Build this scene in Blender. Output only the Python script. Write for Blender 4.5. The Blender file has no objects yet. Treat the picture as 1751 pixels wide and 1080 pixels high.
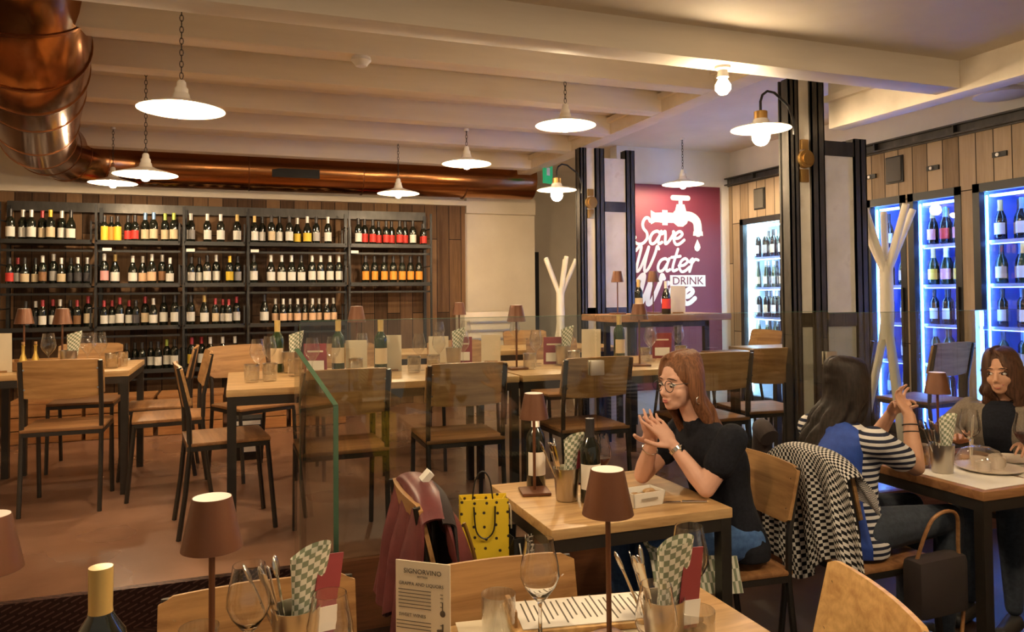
import bpy, bmesh, math, random
from mathutils import Vector, Matrix, Euler
random.seed(7)
PI = math.pi
scene = bpy.context.scene
C = scene.collection

# ------------------------------------------------------------------ camera, world, exposure
cam_d = bpy.data.cameras.new('camera'); cam = bpy.data.objects.new('camera', cam_d); C.objects.link(cam)
cam.matrix_world = Matrix.Translation((0, 0, 1.51)) @ (Matrix.Rotation(math.radians(-20.05), 4, 'Z') @ Matrix.Rotation(math.radians(91.5), 4, 'X') @ Matrix.Rotation(math.radians(-0.5), 4, 'Z'))
cam_d.sensor_width = 36.0; cam_d.lens = 1287.0 / 1751.0 * 36.0
cam_d.shift_y = -(540.0 - 467.0) / 1751.0
cam_d.clip_start = 0.05; cam_d.clip_end = 60
scene.camera = cam
world = bpy.data.worlds.new('world'); scene.world = world; world.use_nodes = True
world.node_tree.nodes['Background'].inputs[0].default_value = (1.0, 0.82, 0.60, 1)
world.node_tree.nodes['Background'].inputs[1].default_value = 0.20
scene.view_settings.view_transform = 'Standard'; scene.view_settings.look = 'None'
scene.view_settings.exposure = 0.68; scene.view_settings.gamma = 1.0; scene.view_settings.use_curve_mapping = False
BULB = 620.0          # radiance of the pendant bulbs
WARM = (1.0, 0.745, 0.455)

# ------------------------------------------------------------------ materials
def mat(name, col=(.8, .8, .8), rough=.5, metal=0., spec=.5, emit=None, es=0., coat=0., trans=0., alpha=1.):
    m = bpy.data.materials.new(name); m.use_nodes = True
    b = m.node_tree.nodes['Principled BSDF']
    b.inputs['Base Color'].default_value = (*col, 1); b.inputs['Roughness'].default_value = rough
    b.inputs['Metallic'].default_value = metal; b.inputs['Specular IOR Level'].default_value = spec
    b.inputs['Coat Weight'].default_value = coat; b.inputs['Transmission Weight'].default_value = trans
    if emit: b.inputs['Emission Color'].default_value = (*emit, 1); b.inputs['Emission Strength'].default_value = es
    return m
def nodes(m): return m.node_tree.nodes, m.node_tree.links, m.node_tree.nodes['Principled BSDF']
def texco(m, scale=(1, 1, 1), rot=(0, 0, 0), out='Object'):
    N, L, b = nodes(m)
    t = N.new('ShaderNodeTexCoord'); mp = N.new('ShaderNodeMapping')
    mp.inputs['Scale'].default_value = scale; mp.inputs['Rotation'].default_value = rot
    L.new(t.outputs[out], mp.inputs[0]); return mp.outputs[0]
def ramp(m, fac, stops):
    N, L, b = nodes(m); r = N.new('ShaderNodeValToRGB')
    e = r.color_ramp.elements
    e[0].position = stops[0][0]; e[0].color = (*stops[0][1], 1); e[1].position = stops[-1][0]; e[1].color = (*stops[-1][1], 1)
    for p, c in stops[1:-1]:
        x = e.new(p); x.color = (*c, 1)
    L.new(fac, r.inputs[0]); return r.outputs[0]
def noise(m, vec, scale, detail=4, rough=.6, dist=0):
    N, L, b = nodes(m); n = N.new('ShaderNodeTexNoise')
    n.inputs['Scale'].default_value = scale; n.inputs['Detail'].default_value = detail
    n.inputs['Roughness'].default_value = rough; n.inputs['Distortion'].default_value = dist
    L.new(vec, n.inputs['Vector']); return n.outputs[0]
def bump(m, h, strength=.2, dist=.01):
    N, L, b = nodes(m); n = N.new('ShaderNodeBump'); n.inputs['Strength'].default_value = strength
    n.inputs['Distance'].default_value = dist; L.new(h, n.inputs['Height']); L.new(n.outputs[0], b.inputs['Normal'])
def noisy(name, stops, scale=6, st=(1, 1, 1), rough=.6, detail=5, bmp=0., **k):
    m = mat(name, rough=rough, **k); N, L, b = nodes(m)
    f = noise(m, texco(m, st), scale, detail)
    L.new(ramp(m, f, stops), b.inputs['Base Color'])
    if bmp: bump(m, f, bmp, .004)
    return m
def wood(name, dark, light, axis=0, rough=.45, scale=1., spec=.35, wav=9.):
    """oak: stretched noise plus a few distorted rings, the grain runs along axis"""
    m = mat(name, rough=rough, spec=spec); N, L, b = nodes(m)
    s = [14, 14, 14]; s[axis] = 1.3; s = [v * scale for v in s]
    v = texco(m, s)
    f = noise(m, v, 2.0, 8, .65, .6)
    s2 = [5, 5, 5]; s2[axis] = .8
    v2 = texco(m, [q * scale for q in s2])
    w = N.new('ShaderNodeTexWave'); w.wave_type = 'RINGS'; w.rings_direction = 'XYZ'[axis]
    w.inputs['Scale'].default_value = wav / 6; w.inputs['Distortion'].default_value = 6; w.inputs['Detail'].default_value = 3
    w.inputs['Detail Scale'].default_value = 1.2
    L.new(v2, w.inputs['Vector'])
    mx = N.new('ShaderNodeMath'); mx.operation = 'MULTIPLY_ADD'; mx.inputs[1].default_value = .09
    L.new(w.outputs['Fac'], mx.inputs[0]); L.new(f, mx.inputs[2])
    c = ramp(m, mx.outputs[0], [(.30, dark), (.52, tuple((a + c_) / 2 for a, c_ in zip(dark, light))), (.74, light)])
    L.new(c, b.inputs['Base Color']); bump(m, f, .08, .002)
    return m
def planks(name, cols, width, length, horiz='Y', vert='Z', rough=.7, run='vert', gap=.004, seed=0):
    """boards: brick pattern over two axes with its own tone for each board and grain along it"""
    m = mat(name, rough=rough, spec=.25); N, L, b = nodes(m)
    t = N.new('ShaderNodeTexCoord'); sp = N.new('ShaderNodeSeparateXYZ'); cb = N.new('ShaderNodeCombineXYZ')
    L.new(t.outputs['Object'], sp.inputs[0])
    a, c = (vert, horiz) if run == 'vert' else (horiz, vert)
    L.new(sp.outputs[a], cb.inputs[0]); L.new(sp.outputs[c], cb.inputs[1])
    br = N.new('ShaderNodeTexBrick'); L.new(cb.outputs[0], br.inputs['Vector'])
    br.inputs['Scale'].default_value = 1; br.inputs['Brick Width'].default_value = length; br.inputs['Row Height'].default_value = width
    br.inputs['Mortar Size'].default_value = gap; br.offset = .37; br.squash = 1
    br.inputs['Color1'].default_value = (0, 0, 0, 1); br.inputs['Color2'].default_value = (1, 1, 1, 1)
    br.inputs['Mortar'].default_value = (.5, .5, .5, 1); br.inputs['Bias'].default_value = 0
    st = N.new('ShaderNodeMapping'); st.inputs['Scale'].default_value = (2.2, 30, 1); L.new(cb.outputs[0], st.inputs[0])
    n = noise(m, st.outputs[0], 1.2, 7, .7, .4)
    mx = N.new('ShaderNodeMath'); mx.operation = 'MULTIPLY_ADD'; mx.inputs[1].default_value = .55
    L.new(br.outputs['Color'], mx.inputs[0])
    ml = N.new('ShaderNodeMath'); ml.operation = 'MULTIPLY'; ml.inputs[1].default_value = .62; L.new(n, ml.inputs[0]); L.new(ml.outputs[0], mx.inputs[2])
    col = ramp(m, mx.outputs[0], [(i / (len(cols) - 1) * .7 + .12, c_) for i, c_ in enumerate(cols)])
    mix = N.new('ShaderNodeMix'); mix.data_type = 'RGBA'; L.new(br.outputs['Fac'], mix.inputs[0]); L.new(col, mix.inputs[6])
    mix.inputs[7].default_value = tuple(v * .25 for v in cols[0]) + (1,)
    L.new(mix.outputs[2], b.inputs['Base Color']); bump(m, n, .25, .004)
    return m
def thin_glass(name, tint=(1, 1, 1), rough=.0, gloss=1.0, base=.04):
    m = bpy.data.materials.new(name); m.use_nodes = True; N, L = m.node_tree.nodes, m.node_tree.links
    for n in list(N):
        if n.type == 'BSDF_PRINCIPLED': N.remove(n)
    out = [n for n in N if n.type == 'OUTPUT_MATERIAL'][0]
    tr = N.new('ShaderNodeBsdfTransparent'); tr.inputs[0].default_value = (*tint, 1)
    gl = N.new('ShaderNodeBsdfGlossy'); gl.inputs['Roughness'].default_value = rough; gl.inputs[0].default_value = (1, 1, 1, 1)
    lw = N.new('ShaderNodeLayerWeight'); lw.inputs[0].default_value = .5
    pw = N.new('ShaderNodeMath'); pw.operation = 'POWER'; pw.inputs[1].default_value = 3.0; L.new(lw.outputs['Facing'], pw.inputs[0])
    ma = N.new('ShaderNodeMath'); ma.operation = 'MULTIPLY_ADD'; ma.inputs[1].default_value = .85 * gloss; ma.inputs[2].default_value = base
    ma.use_clamp = True
    L.new(pw.outputs[0], ma.inputs[0])
    mx = N.new('ShaderNodeMixShader'); L.new(ma.outputs[0], mx.inputs[0]); L.new(tr.outputs[0], mx.inputs[1]); L.new(gl.outputs[0], mx.inputs[2])
    L.new(mx.outputs[0], out.inputs['Surface']); return m

M = {}
M['wall'] = noisy('cream_plaster', [(.3, (.66, .57, .44)), (.7, (.74, .65, .51))], 2.5, rough=.85)
M['wall_white'] = noisy('white_plaster', [(.3, (.70, .68, .66)), (.7, (.78, .76, .73))], 2.5, rough=.85)
M['ceil'] = noisy('ceiling_paint', [(.3, (.70, .62, .50)), (.7, (.78, .70, .58))], 3, rough=.7)
M['joist'] = noisy('joist_paint', [(.3, (.74, .66, .54)), (.7, (.82, .74, .62))], 2, st=(.6, 6, 6), rough=.6, bmp=.1)
M['planks_back'] = planks('old_brown_boards', [(.026, .013, .006), (.065, .032, .014), (.12, .062, .028), (.20, .11, .052)], .14, 1.3, 'X', 'Z')
M['planks_right'] = planks('pale_weathered_boards', [(.13, .085, .050), (.25, .175, .105), (.36, .265, .17), (.46, .35, .235)], .13, 1.1, 'Y', 'Z')
M['steel'] = noisy('blackened_steel', [(.3, (.045, .042, .040)), (.62, (.085, .080, .074)), (.8, (.22, .20, .175))], 9, st=(1, 1, .35), rough=.42, metal=.6)
M['frame'] = mat('raw_steel_tube', (.060, .052, .045), .38, .75)
M['black'] = mat('black_powder_coat', (.02, .02, .021), .4, .3)
M['pillar_white'] = noisy('worn_white_board', [(.3, (.62, .58, .50)), (.6, (.72, .68, .60)), (.75, (.52, .46, .38))], 5, rough=.75)
M['oak'] = wood('honey_oak', (.24, .115, .040), (.50, .285, .115), 0)
M['oak_top'] = wood('oak_table_top', (.34, .185, .07), (.66, .44, .21), 0, rough=.36)
M['oak_dark'] = wood('brown_oak', (.17, .075, .028), (.38, .19, .075), 0)
M['oak_light'] = wood('pale_oak', (.42, .22, .07), (.74, .48, .20), 1, wav=14)
M['crate'] = wood('crate_pine', (.28, .11, .035), (.50, .24, .085), 0)
M['rustwood'] = wood('riser_wood', (.075, .028, .012), (.19, .075, .03), 0, rough=.5)
M['copper'] = mat('copper_duct', (.36, .155, .060), .20, 1.0)
M['copper_seam'] = mat('copper_seam', (.26, .11, .045), .3, 1.0)
M['enamel'] = mat('white_enamel', (.86, .82, .74), .25, 0, .6)
M['bulb'] = mat('warm_bulb', (1, .9, .75), .4, emit=WARM, es=BULB)
M['bulb_soft'] = mat('warm_globe', (1, .9, .75), .4, emit=WARM, es=130)
M['brass'] = mat('aged_brass', (.42, .25, .08), .35, .9)
M['rust'] = mat('rust_brown_metal', (.135, .052, .022), .42, .3)
M['rust_top'] = mat('lamp_diffuser', (.80, .70, .64), .5)
M['rust_lit'] = mat('lit_lamp_diffuser', (.9, .8, .7), .5, emit=(1, .72, .42), es=28)
M['wglass'] = thin_glass('wine_glass', (.94, .94, .93), .04, 1.1, .09)
M['clear_glass'] = mat('clear_glass', (1, 1, 1), .0, trans=1.0); M['clear_glass'].node_tree.nodes['Principled BSDF'].inputs['IOR'].default_value = 1.45
M['pane'] = thin_glass('rail_glass', (.86, .88, .86), .0, .8, .055)
M['door_glass'] = thin_glass('fridge_glass', (.93, .95, .97), .0, .7, .04)
M['glass_edge'] = mat('green_glass_edge', (.075, .15, .095), .2, 0, .6)
M['clamp'] = mat('satin_clamp', (.62, .56, .46), .35, .8)
M['bottle'] = mat('dark_bottle_glass', (.010, .012, .008), .08, 0, .8)
M['bottle_green'] = mat('green_bottle_glass', (.02, .04, .012), .08, 0, .8)
M['paper'] = noisy('menu_paper', [(.3, (.70, .62, .46)), (.7, (.78, .70, .54))], 5, rough=.8)
M['paper_white'] = mat('white_paper', (.84, .81, .74), .7)
M['ink'] = mat('dark_ink', (.10, .08, .06), .7)
M['cutlery'] = mat('cutlery_steel', (.65, .62, .58), .2, 1.)
M['bucket'] = mat('brushed_bucket', (.52, .48, .42), .28, 1.)
M['red'] = mat('signal_red', (.55, .03, .03), .5)
M['maroon'] = mat('burgundy_card', (.26, .035, .045), .55)
M['green_sign'] = mat('exit_green', (.02, .30, .13), .4, emit=(.03, .5, .2), es=.25)
M['white'] = mat('white_plastic', (.82, .80, .76), .45)
M['rack'] = wood('pale_beech', (.80, .72, .56), (.88, .82, .68), 2, rough=.45)
M['grey'] = mat('grey_grille', (.10, .09, .075), .7)
M['led_white'] = mat('cool_led', (1, 1, 1), .4, emit=(.50, .82, 1.0), es=32)
M['led_blue'] = mat('blue_led', (.5, .7, 1), .4, emit=(.16, .36, 1.0), es=46)
M['led_pale'] = mat('pale_blue_led', (.6, .8, 1), .4, emit=(.20, .42, 1.0), es=7)
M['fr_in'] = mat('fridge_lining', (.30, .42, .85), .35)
M['fr_in_w'] = mat('white_fridge_lining', (.75, .82, .85), .35)
M['poster'] = mat('burgundy_poster', (.15, .022, .045), .6)
M['jeans'] = noisy('blue_denim', [(.3, (.03, .08, .22)), (.7, (.06, .14, .34))], 60, rough=.9)
M['jeans_dark'] = noisy('dark_denim', [(.3, (.015, .022, .035)), (.7, (.03, .04, .06))], 60, rough=.9)
M['black_knit'] = noisy('black_knit', [(.3, (.005, .006, .010)), (.7, (.011, .012, .019))], 90, rough=.95, spec=.2)
M['blue_vest'] = noisy('royal_blue_vest', [(.3, (.012, .045, .27)), (.7, (.02, .07, .38))], 30, rough=.7)
M['blazer'] = noisy('taupe_blazer', [(.3, (.13, .10, .075)), (.7, (.20, .165, .125))], 120, rough=.95)
M['skin'] = noisy('fair_skin', [(.3, (.66, .37, .27)), (.7, (.74, .44, .33))], 12, rough=.5)
M['skin_tan'] = noisy('tan_skin', [(.3, (.50, .26, .16)), (.7, (.58, .32, .20))], 12, rough=.5)
M['lips'] = mat('lips', (.42, .10, .09), .4)
M['eye'] = mat('eye_white', (.78, .74, .70), .3)
M['iris'] = mat('dark_iris', (.04, .02, .012), .2)
M['silver'] = mat('silver_watch', (.75, .73, .70), .2, 1.)
M['burg_cloth'] = noisy('burgundy_leather', [(.3, (.090, .018, .020)), (.7, (.17, .042, .042))], 9, rough=.42, bmp=.15)
M['lining'] = mat('dark_lining', (.02, .012, .012), .8)
M['shoe'] = mat('black_shoe', (.02, .02, .02), .5)
M['whitewine'] = mat('white_wine', (.75, .62, .25), .1, 0, .6, trans=.6)
M['redwine'] = mat('red_wine', (.08, .005, .01), .1, 0, .6)
M['beer'] = mat('amber_drink', (.85, .45, .02), .15, 0, .5, emit=(.9, .45, .02), es=0)
M['ceramic'] = mat('pale_ceramic', (.72, .62, .52), .3)
M['gold_cap'] = mat('gold_capsule', (.62, .42, .10), .35, .6)
def hair_mat(name, a, b_):
    m = mat(name, rough=.55, spec=.25); N, L, b = nodes(m)
    f = noise(m, texco(m, (60, 60, 4)), 2.5, 5); L.new(ramp(m, f, [(.3, a), (.7, b_)]), b.inputs['Base Color']); bump(m, f, .3, .003)
    return m
M['hair_brown'] = hair_mat('light_brown_hair', (.075, .028, .013), (.23, .105, .05))
M['hair_dark'] = hair_mat('black_brown_hair', (.006, .004, .003), (.022, .013, .009))
M['hair_mid'] = hair_mat('dark_brown_hair', (.028, .013, .008), (.10, .045, .024))
def weave(name, c1, c2, scale, rot=(0, 0, 0), kind='check', axes=('X', 'Z')):
    m = mat(name, rough=.9, spec=.2); N, L, b = nodes(m)
    if kind == 'check':
        t = N.new('ShaderNodeTexCoord'); sp = N.new('ShaderNodeSeparateXYZ'); cb = N.new('ShaderNodeCombineXYZ')
        L.new(t.outputs['UV'], sp.inputs[0]); L.new(sp.outputs[0], cb.inputs[0]); L.new(sp.outputs[1], cb.inputs[1]); cb.inputs[2].default_value = .003
        ck = N.new('ShaderNodeTexChecker'); ck.inputs['Scale'].default_value = scale
        ck.inputs[1].default_value = (*c1, 1); ck.inputs[2].default_value = (*c2, 1)
        L.new(cb.outputs[0], ck.inputs['Vector']); L.new(ck.outputs[0], b.inputs['Base Color'])
    else:
        w = N.new('ShaderNodeTexWave'); w.bands_direction = 'Z'; w.inputs['Scale'].default_value = scale
        L.new(texco(m, (1, 1, 1), rot), w.inputs['Vector'])
        L.new(ramp(m, w.outputs['Fac'], [(.46, c1), (.54, c2)]), b.inputs['Base Color'])
    return m
M['houndstooth'] = weave('black_white_houndstooth', (.01, .01, .012), (.62, .60, .57), 92)
M['stripes'] = weave('navy_white_stripes', (.02, .025, .05), (.72, .70, .68), 13, kind='band')
M['checked'] = weave('green_white_napkin', (.26, .30, .20), (.80, .78, .66), 84)
def polka():
    m = mat('yellow_dotted_paper', (.85, .60, .03), .5); N, L, b = nodes(m)
    t = N.new('ShaderNodeTexCoord'); sp = N.new('ShaderNodeSeparateXYZ'); cb = N.new('ShaderNodeCombineXYZ'); ad = N.new('ShaderNodeMath'); ad.operation = 'ADD'
    L.new(t.outputs['Object'], sp.inputs[0]); L.new(sp.outputs[0], ad.inputs[0]); L.new(sp.outputs[1], ad.inputs[1]); L.new(ad.outputs[0], cb.inputs[0]); L.new(sp.outputs[2], cb.inputs[1])
    v = N.new('ShaderNodeTexVoronoi'); v.voronoi_dimensions = '2D'; v.inputs['Scale'].default_value = 25; v.inputs['Randomness'].default_value = .3
    L.new(cb.outputs[0], v.inputs['Vector'])
    L.new(ramp(m, v.outputs['Distance'], [(.11, (.03, .02, .02)), (.14, (.86, .62, .03))]), b.inputs['Base Color']); return m
M['polka'] = polka()
def floor_mat(name, stops, rlo, rhi, sc):
    m = mat(name, rough=.3, spec=.5); N, L, b = nodes(m)
    v = texco(m, (1, 1, 1)); f = noise(m, v, sc, 6, .55, 0)
    L.new(ramp(m, f, stops), b.inputs['Base Color'])
    r = N.new('ShaderNodeMapRange'); r.inputs[3].default_value = rlo; r.inputs[4].default_value = rhi
    L.new(noise(m, v, sc * .9, 3, .5), r.inputs[0]); L.new(r.outputs[0], b.inputs['Roughness']); bump(m, f, .015, .01); return m
M['floor_up'] = floor_mat('rusty_resin_floor', [(.30, (.155, .075, .042)), (.55, (.25, .130, .078)), (.75, (.36, .205, .135))], .20, .38, 1.4)
M['floor_low'] = floor_mat('dark_boards_floor', [(.35, (.020, .010, .007)), (.65, (.045, .022, .014))], .35, .6, 3)
def diamond():
    m = mat('diamond_plate', (.045, .022, .018), .42, .7); N, L, b = nodes(m)
    br = N.new('ShaderNodeTexBrick'); br.inputs['Scale'].default_value = 1; br.inputs['Brick Width'].default_value = .05; br.inputs['Row Height'].default_value = .016
    br.inputs['Mortar Size'].default_value = .006; br.offset = .5
    L.new(texco(m, (1, 1, 1), (.9, 0, .35)), br.inputs['Vector'])
    bump(m, br.outputs['Fac'], -.9, .004)
    L.new(ramp(m, br.outputs['Fac'], [(.2, (.14, .07, .055)), (.6, (.042, .019, .015))]), b.inputs['Base Color']); return m
M['diamond'] = diamond()

# ------------------------------------------------------------------ mesh helpers
def V(*a): return Vector(a if len(a) > 1 else a[0])
class MB:
    def __init__(s): s.bm = bmesh.new()
    def box(s, c, d, rot=(0, 0, 0), bev=0.0):
        mt = Matrix.Translation(c) @ Euler(rot).to_matrix().to_4x4() @ Matrix.Diagonal((d[0], d[1], d[2], 1))
        r = bmesh.ops.create_cube(s.bm, size=1, matrix=mt)
        if bev > 0:
            es = list({e for v in r['verts'] for e in v.link_edges})
            bmesh.ops.bevel(s.bm, geom=es, offset=bev, segments=2, affect='EDGES', profile=.6)
        return s
    def cyl(s, p0, p1, r0, r1=None, seg=16, caps=True):
        p0, p1 = Vector(p0), Vector(p1); r1 = r0 if r1 is None else r1; d = p1 - p0
        q = d.to_track_quat('Z', 'Y').to_matrix().to_4x4()
        bmesh.ops.create_cone(s.bm, cap_ends=caps, segments=seg, radius1=r0, radius2=r1, depth=d.length, matrix=Matrix.Translation((p0 + p1) / 2) @ q)
        return s
    def bar(s, p0, p1, w, h=None):
        """square tube between two points"""
        p0, p1 = Vector(p0), Vector(p1); h = h or w; d = p1 - p0
        q = d.to_track_quat('Z', 'Y').to_matrix().to_4x4()
        bmesh.ops.create_cube(s.bm, size=1, matrix=Matrix.Translation((p0 + p1) / 2) @ q @ Matrix.Diagonal((w, h, d.length, 1)))
        return s
    def ball(s, c, r, sc=(1, 1, 1), seg=16, rings=10, rot=None):
        mt = Matrix.Translation(c)
        if rot is not None: mt = mt @ rot.to_4x4()
        bmesh.ops.create_uvsphere(s.bm, u_segments=seg, v_segments=rings, radius=1, matrix=mt @ Matrix.Diagonal((r * sc[0], r * sc[1], r * sc[2], 1)))
        return s
    def cap(s, p0, r0, p1, r1, seg=14):
        """tapered limb with round ends"""
        s.cyl(p0, p1, r0, r1, seg); s.ball(p0, r0, seg=seg, rings=8); s.ball(p1, r1, seg=seg, rings=8); return s
    def chain(s, pts, seg=12):
        for (a, ra), (b, rb) in zip(pts, pts[1:]): s.cap(a, ra, b, rb, seg)
        return s
    def tube(s, pts, r, seg=10, closed=False):
        pts = [Vector(p) for p in pts]; n = len(pts); rings = []
        rr = r if isinstance(r, (list, tuple)) else [r] * n
        prev = None
        for i, p in enumerate(pts):
            a = pts[(i - 1) % n] if (closed or i > 0) else p; b = pts[(i + 1) % n] if (closed or i < n - 1) else p
            t = (b - a).normalized()
            if prev is None:
                up = Vector((0, 0, 1)) if abs(t.z) < .9 else Vector((1, 0, 0)); u = t.cross(up).normalized()
            else: u = (prev - t * prev.dot(t)).normalized()
            prev = u; w = t.cross(u)
            rings.append([s.bm.verts.new(p + (u * math.cos(k * 2 * PI / seg) + w * math.sin(k * 2 * PI / seg)) * rr[i]) for k in range(seg)])
        m = n if closed else n - 1
        for i in range(m):
            A, B = rings[i], rings[(i + 1) % n]
            for k in range(seg): s.bm.faces.new((A[k], A[(k + 1) % seg], B[(k + 1) % seg], B[k]))
        if not closed: s.bm.faces.new(rings[0][::-1]); s.bm.faces.new(rings[-1])
        return s
    def lathe(s, prof, c=(0, 0, 0), seg=24, closed=False, mt=None):
        rings = []; mt = mt or Matrix.Translation(c)
        for r, z in prof:
            if r < 1e-5: rings.append([s.bm.verts.new(mt @ Vector((0, 0, z)))])
            else: rings.append([s.bm.verts.new(mt @ Vector((r * math.cos(2 * PI * k / seg), r * math.sin(2 * PI * k / seg), z))) for k in range(seg)])
        for A, B in zip(rings, rings[1:]):
            for k in range(seg):
                a = A[k % len(A)]; b = A[(k + 1) % len(A)]; c2 = B[(k + 1) % len(B)]; d = B[k % len(B)]
                f = [];
                for v in (a, b, c2, d):
                    if v not in f: f.append(v)
                if len(f) > 2: s.bm.faces.new(f)
        return s
    def poly(s, pts, ext):
        """closed outline pushed out by the vector ext"""
        a = [s.bm.verts.new(p) for p in pts]; b = [s.bm.verts.new(Vector(p) + Vector(ext)) for p in pts]; n = len(a)
        s.bm.faces.new(a); s.bm.faces.new(b[::-1])
        for i in range(n): s.bm.faces.new((a[i], b[i], b[(i + 1) % n], a[(i + 1) % n]))
        return s
    def grid(s, fn, nu, nv, uvs=None, thick=0.):
        vs = [[s.bm.verts.new(fn(i / nu, j / nv)) for j in range(nv + 1)] for i in range(nu + 1)]
        uvl = s.bm.loops.layers.uv.verify()
        su, sv = uvs or (1, 1)
        for i in range(nu):
            for j in range(nv):
                f = s.bm.faces.new((vs[i][j], vs[i + 1][j], vs[i + 1][j + 1], vs[i][j + 1]))
                for l, (a, b) in zip(f.loops, ((i, j), (i + 1, j), (i + 1, j + 1), (i, j + 1))): l[uvl].uv = (a / nu * su, b / nv * sv)
        if thick:
            bmesh.ops.recalc_face_normals(s.bm, faces=s.bm.faces[:])
            bmesh.ops.solidify(s.bm, geom=s.bm.faces[:], thickness=thick)
        return s
    def mesh(s, name, m, smooth=True, angle=40, fix=True):
        if fix: bmesh.ops.recalc_face_normals(s.bm, faces=s.bm.faces[:])
        if smooth:
            for f in s.bm.faces: f.smooth = True
            lim = math.radians(angle)
            for e in s.bm.edges:
                if len(e.link_faces) == 2 and e.calc_face_angle(0) > lim: e.smooth = False
        me = bpy.data.meshes.new(name); s.bm.to_mesh(me); s.bm.free(); me.materials.append(m); return me
    def build(s, name, m, parent=None, **k): return ob(name, s.mesh(name, m, **k), parent)
def ob(name, data, parent=None):
    o = bpy.data.objects.new(name, data); C.objects.link(o)
    if parent: o.parent = parent
    return o
def tag(o, label, cat, group=None):
    o['label'] = label; o['category'] = cat
    if group: o['group'] = group
    return o
def thing(name, label, cat, loc=(0, 0, 0), rz=0, group=None):
    o = bpy.data.objects.new(name, None); C.objects.link(o); o.location = loc; o.rotation_euler = (0, 0, rz); o.empty_display_size = .1
    return tag(o, label, cat, group)
def struct(o): o['kind'] = 'structure'; return o
def dup(root, loc, rz=0, label=None, group=None, sc=None):
    def cp(o, par=None):
        c = o.copy(); C.objects.link(c); c.parent = par
        for ch in o.children: cp(ch, c)
        return c
    r = cp(root); r.location = loc; r.rotation_euler = (0, 0, rz)
    if label: r['label'] = label
    if group: r['group'] = group
    if sc: r.scale = (sc, sc, sc)
    return r
def text_mesh(name, s, size, m, parent, loc, rot, depth=.0006, align='CENTER', shear=0, sx=1.):
    cu = bpy.data.curves.new(name, 'FONT'); cu.body = s; cu.size = size; cu.align_x = align; cu.align_y = 'CENTER'; cu.extrude = depth; cu.shear = shear
    cu.resolution_u = 3
    t = bpy.data.objects.new(name, cu); C.objects.link(t); bpy.context.view_layer.update()
    me = bpy.data.meshes.new_from_object(t.evaluated_get(bpy.context.evaluated_depsgraph_get())); bpy.data.objects.remove(t)
    me.materials.clear(); me.materials.append(m)
    o = ob(name, me, parent); o.location = loc; o.rotation_euler = rot; o.scale = (sx, 1, 1); return o
def remeshed(name, mb, m, parent, voxel=.006, smooth=4, uv=False):
    me = mb.mesh(name, m); o = ob(name, me)
    r = o.modifiers.new('r', 'REMESH'); r.mode = 'VOXEL'; r.voxel_size = voxel; r.use_smooth_shade = True
    if smooth: q = o.modifiers.new('s', 'SMOOTH'); q.iterations = smooth; q.factor = .5
    bpy.context.view_layer.update()
    new = bpy.data.meshes.new_from_object(o.evaluated_get(bpy.context.evaluated_depsgraph_get()))
    o.modifiers.clear(); o.data = new; bpy.data.meshes.remove(me); new.name = name
    if not new.materials: new.materials.append(m)
    o.parent = parent; return o
def boxS(name, m, x0, x1, y0, y1, z0, z1, bev=0, parent=None):
    o = MB().box(((x0 + x1) / 2, (y0 + y1) / 2, (z0 + z1) / 2), (x1 - x0, y1 - y0, z1 - z0), bev=bev).build(name, M[m], parent)
    return struct(o) if parent is None else o

# ------------------------------------------------------------------ the setting
PF = .31; CE = 2.95
boxS('floor', 'floor_low', -3.5, 5.6, -2.0, 3.5, -.1, 0)
boxS('floor_platform', 'floor_up', -3.5, 5.6, 3.5, 10.0, -.1, PF)
boxS('trim_1', 'rustwood', .26, 5.4, 3.455, 3.499, 0, PF + .004)
boxS('trim_2', 'diamond', -3.2, .255, 3.46, 3.499, 0, PF + .006)
boxS('trim_3', 'diamond', -3.2, .255, 3.08, 3.46, 0, .155)
boxS('ceiling', 'ceil', -3.5, 5.6, 2.9, 10.0, CE, CE + .1)
boxS('ceiling_low', 'ceil', -3.5, 3.42, -1.2, 2.76, 2.66, 2.76)
boxS('ceiling_side', 'ceil', 3.55, 5.6, -1.2, 2.9, CE, CE + .1)
n_ = 4
def trim(m, *a, **k):
    global n_
    o = boxS('trim_%d' % n_, m, *a, **k); n_ += 1; return o
trim('joist', -3.5, 3.42, 2.76, 2.90, 2.52, CE, bev=.006)              # deep cross beam over the step
for y in (4.12, 4.76, 5.55, 6.32, 7.32): trim('joist', -3.5, 2.87, y - .07, y + .07, 2.80, CE + .01, bev=.006)
trim('joist', -3.5, 3.42, 1.62, 1.76, 2.56, 2.67, bev=.006)
trim('joist', -3.5, 3.42, .5, .64, 2.56, 2.67, bev=.006)
trim('joist', 2.87, 3.02, 2.90, 8.2, 2.80, CE + .01, bev=.006)          # long beam down the platform
trim('joist', 3.42, 3.54, -1.2, 3.66, 2.50, CE + .01, bev=.005)         # long beam towards the camera
trim('joist', 3.385, 3.419, 2.9, 3.66, 2.66, 2.70)
trim('joist', 2.835, 2.869, 2.90, 8.2, 2.89, 2.93)
boxS('wall_back', 'wall', -3.5, 3.30, 8.25, 8.4, -.1, CE + .1)
boxS('wall_back_boards', 'planks_back', -3.45, 2.43, 8.20, 8.249, PF, 2.50)
trim('wall', -3.45, 2.44, 8.14, 8.249, 2.50, 2.555)
trim('wall', 2.44, 3.28, 8.17, 8.249, 2.42, 2.60)
boxS('wall_corridor', 'wall', 3.30, 5.6, 9.3, 9.4, -.1, CE + .1)
boxS('wall_corridor_side', 'wall', 3.16, 3.30, 8.4, 9.3, -.1, CE + .1)
trim('black', 3.62, 3.76, 9.26, 9.299, PF, 2.05)
boxS('wall_poster', 'wall_white', 3.50, 5.6, 6.56, 6.70, -.1, CE + .1)
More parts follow.
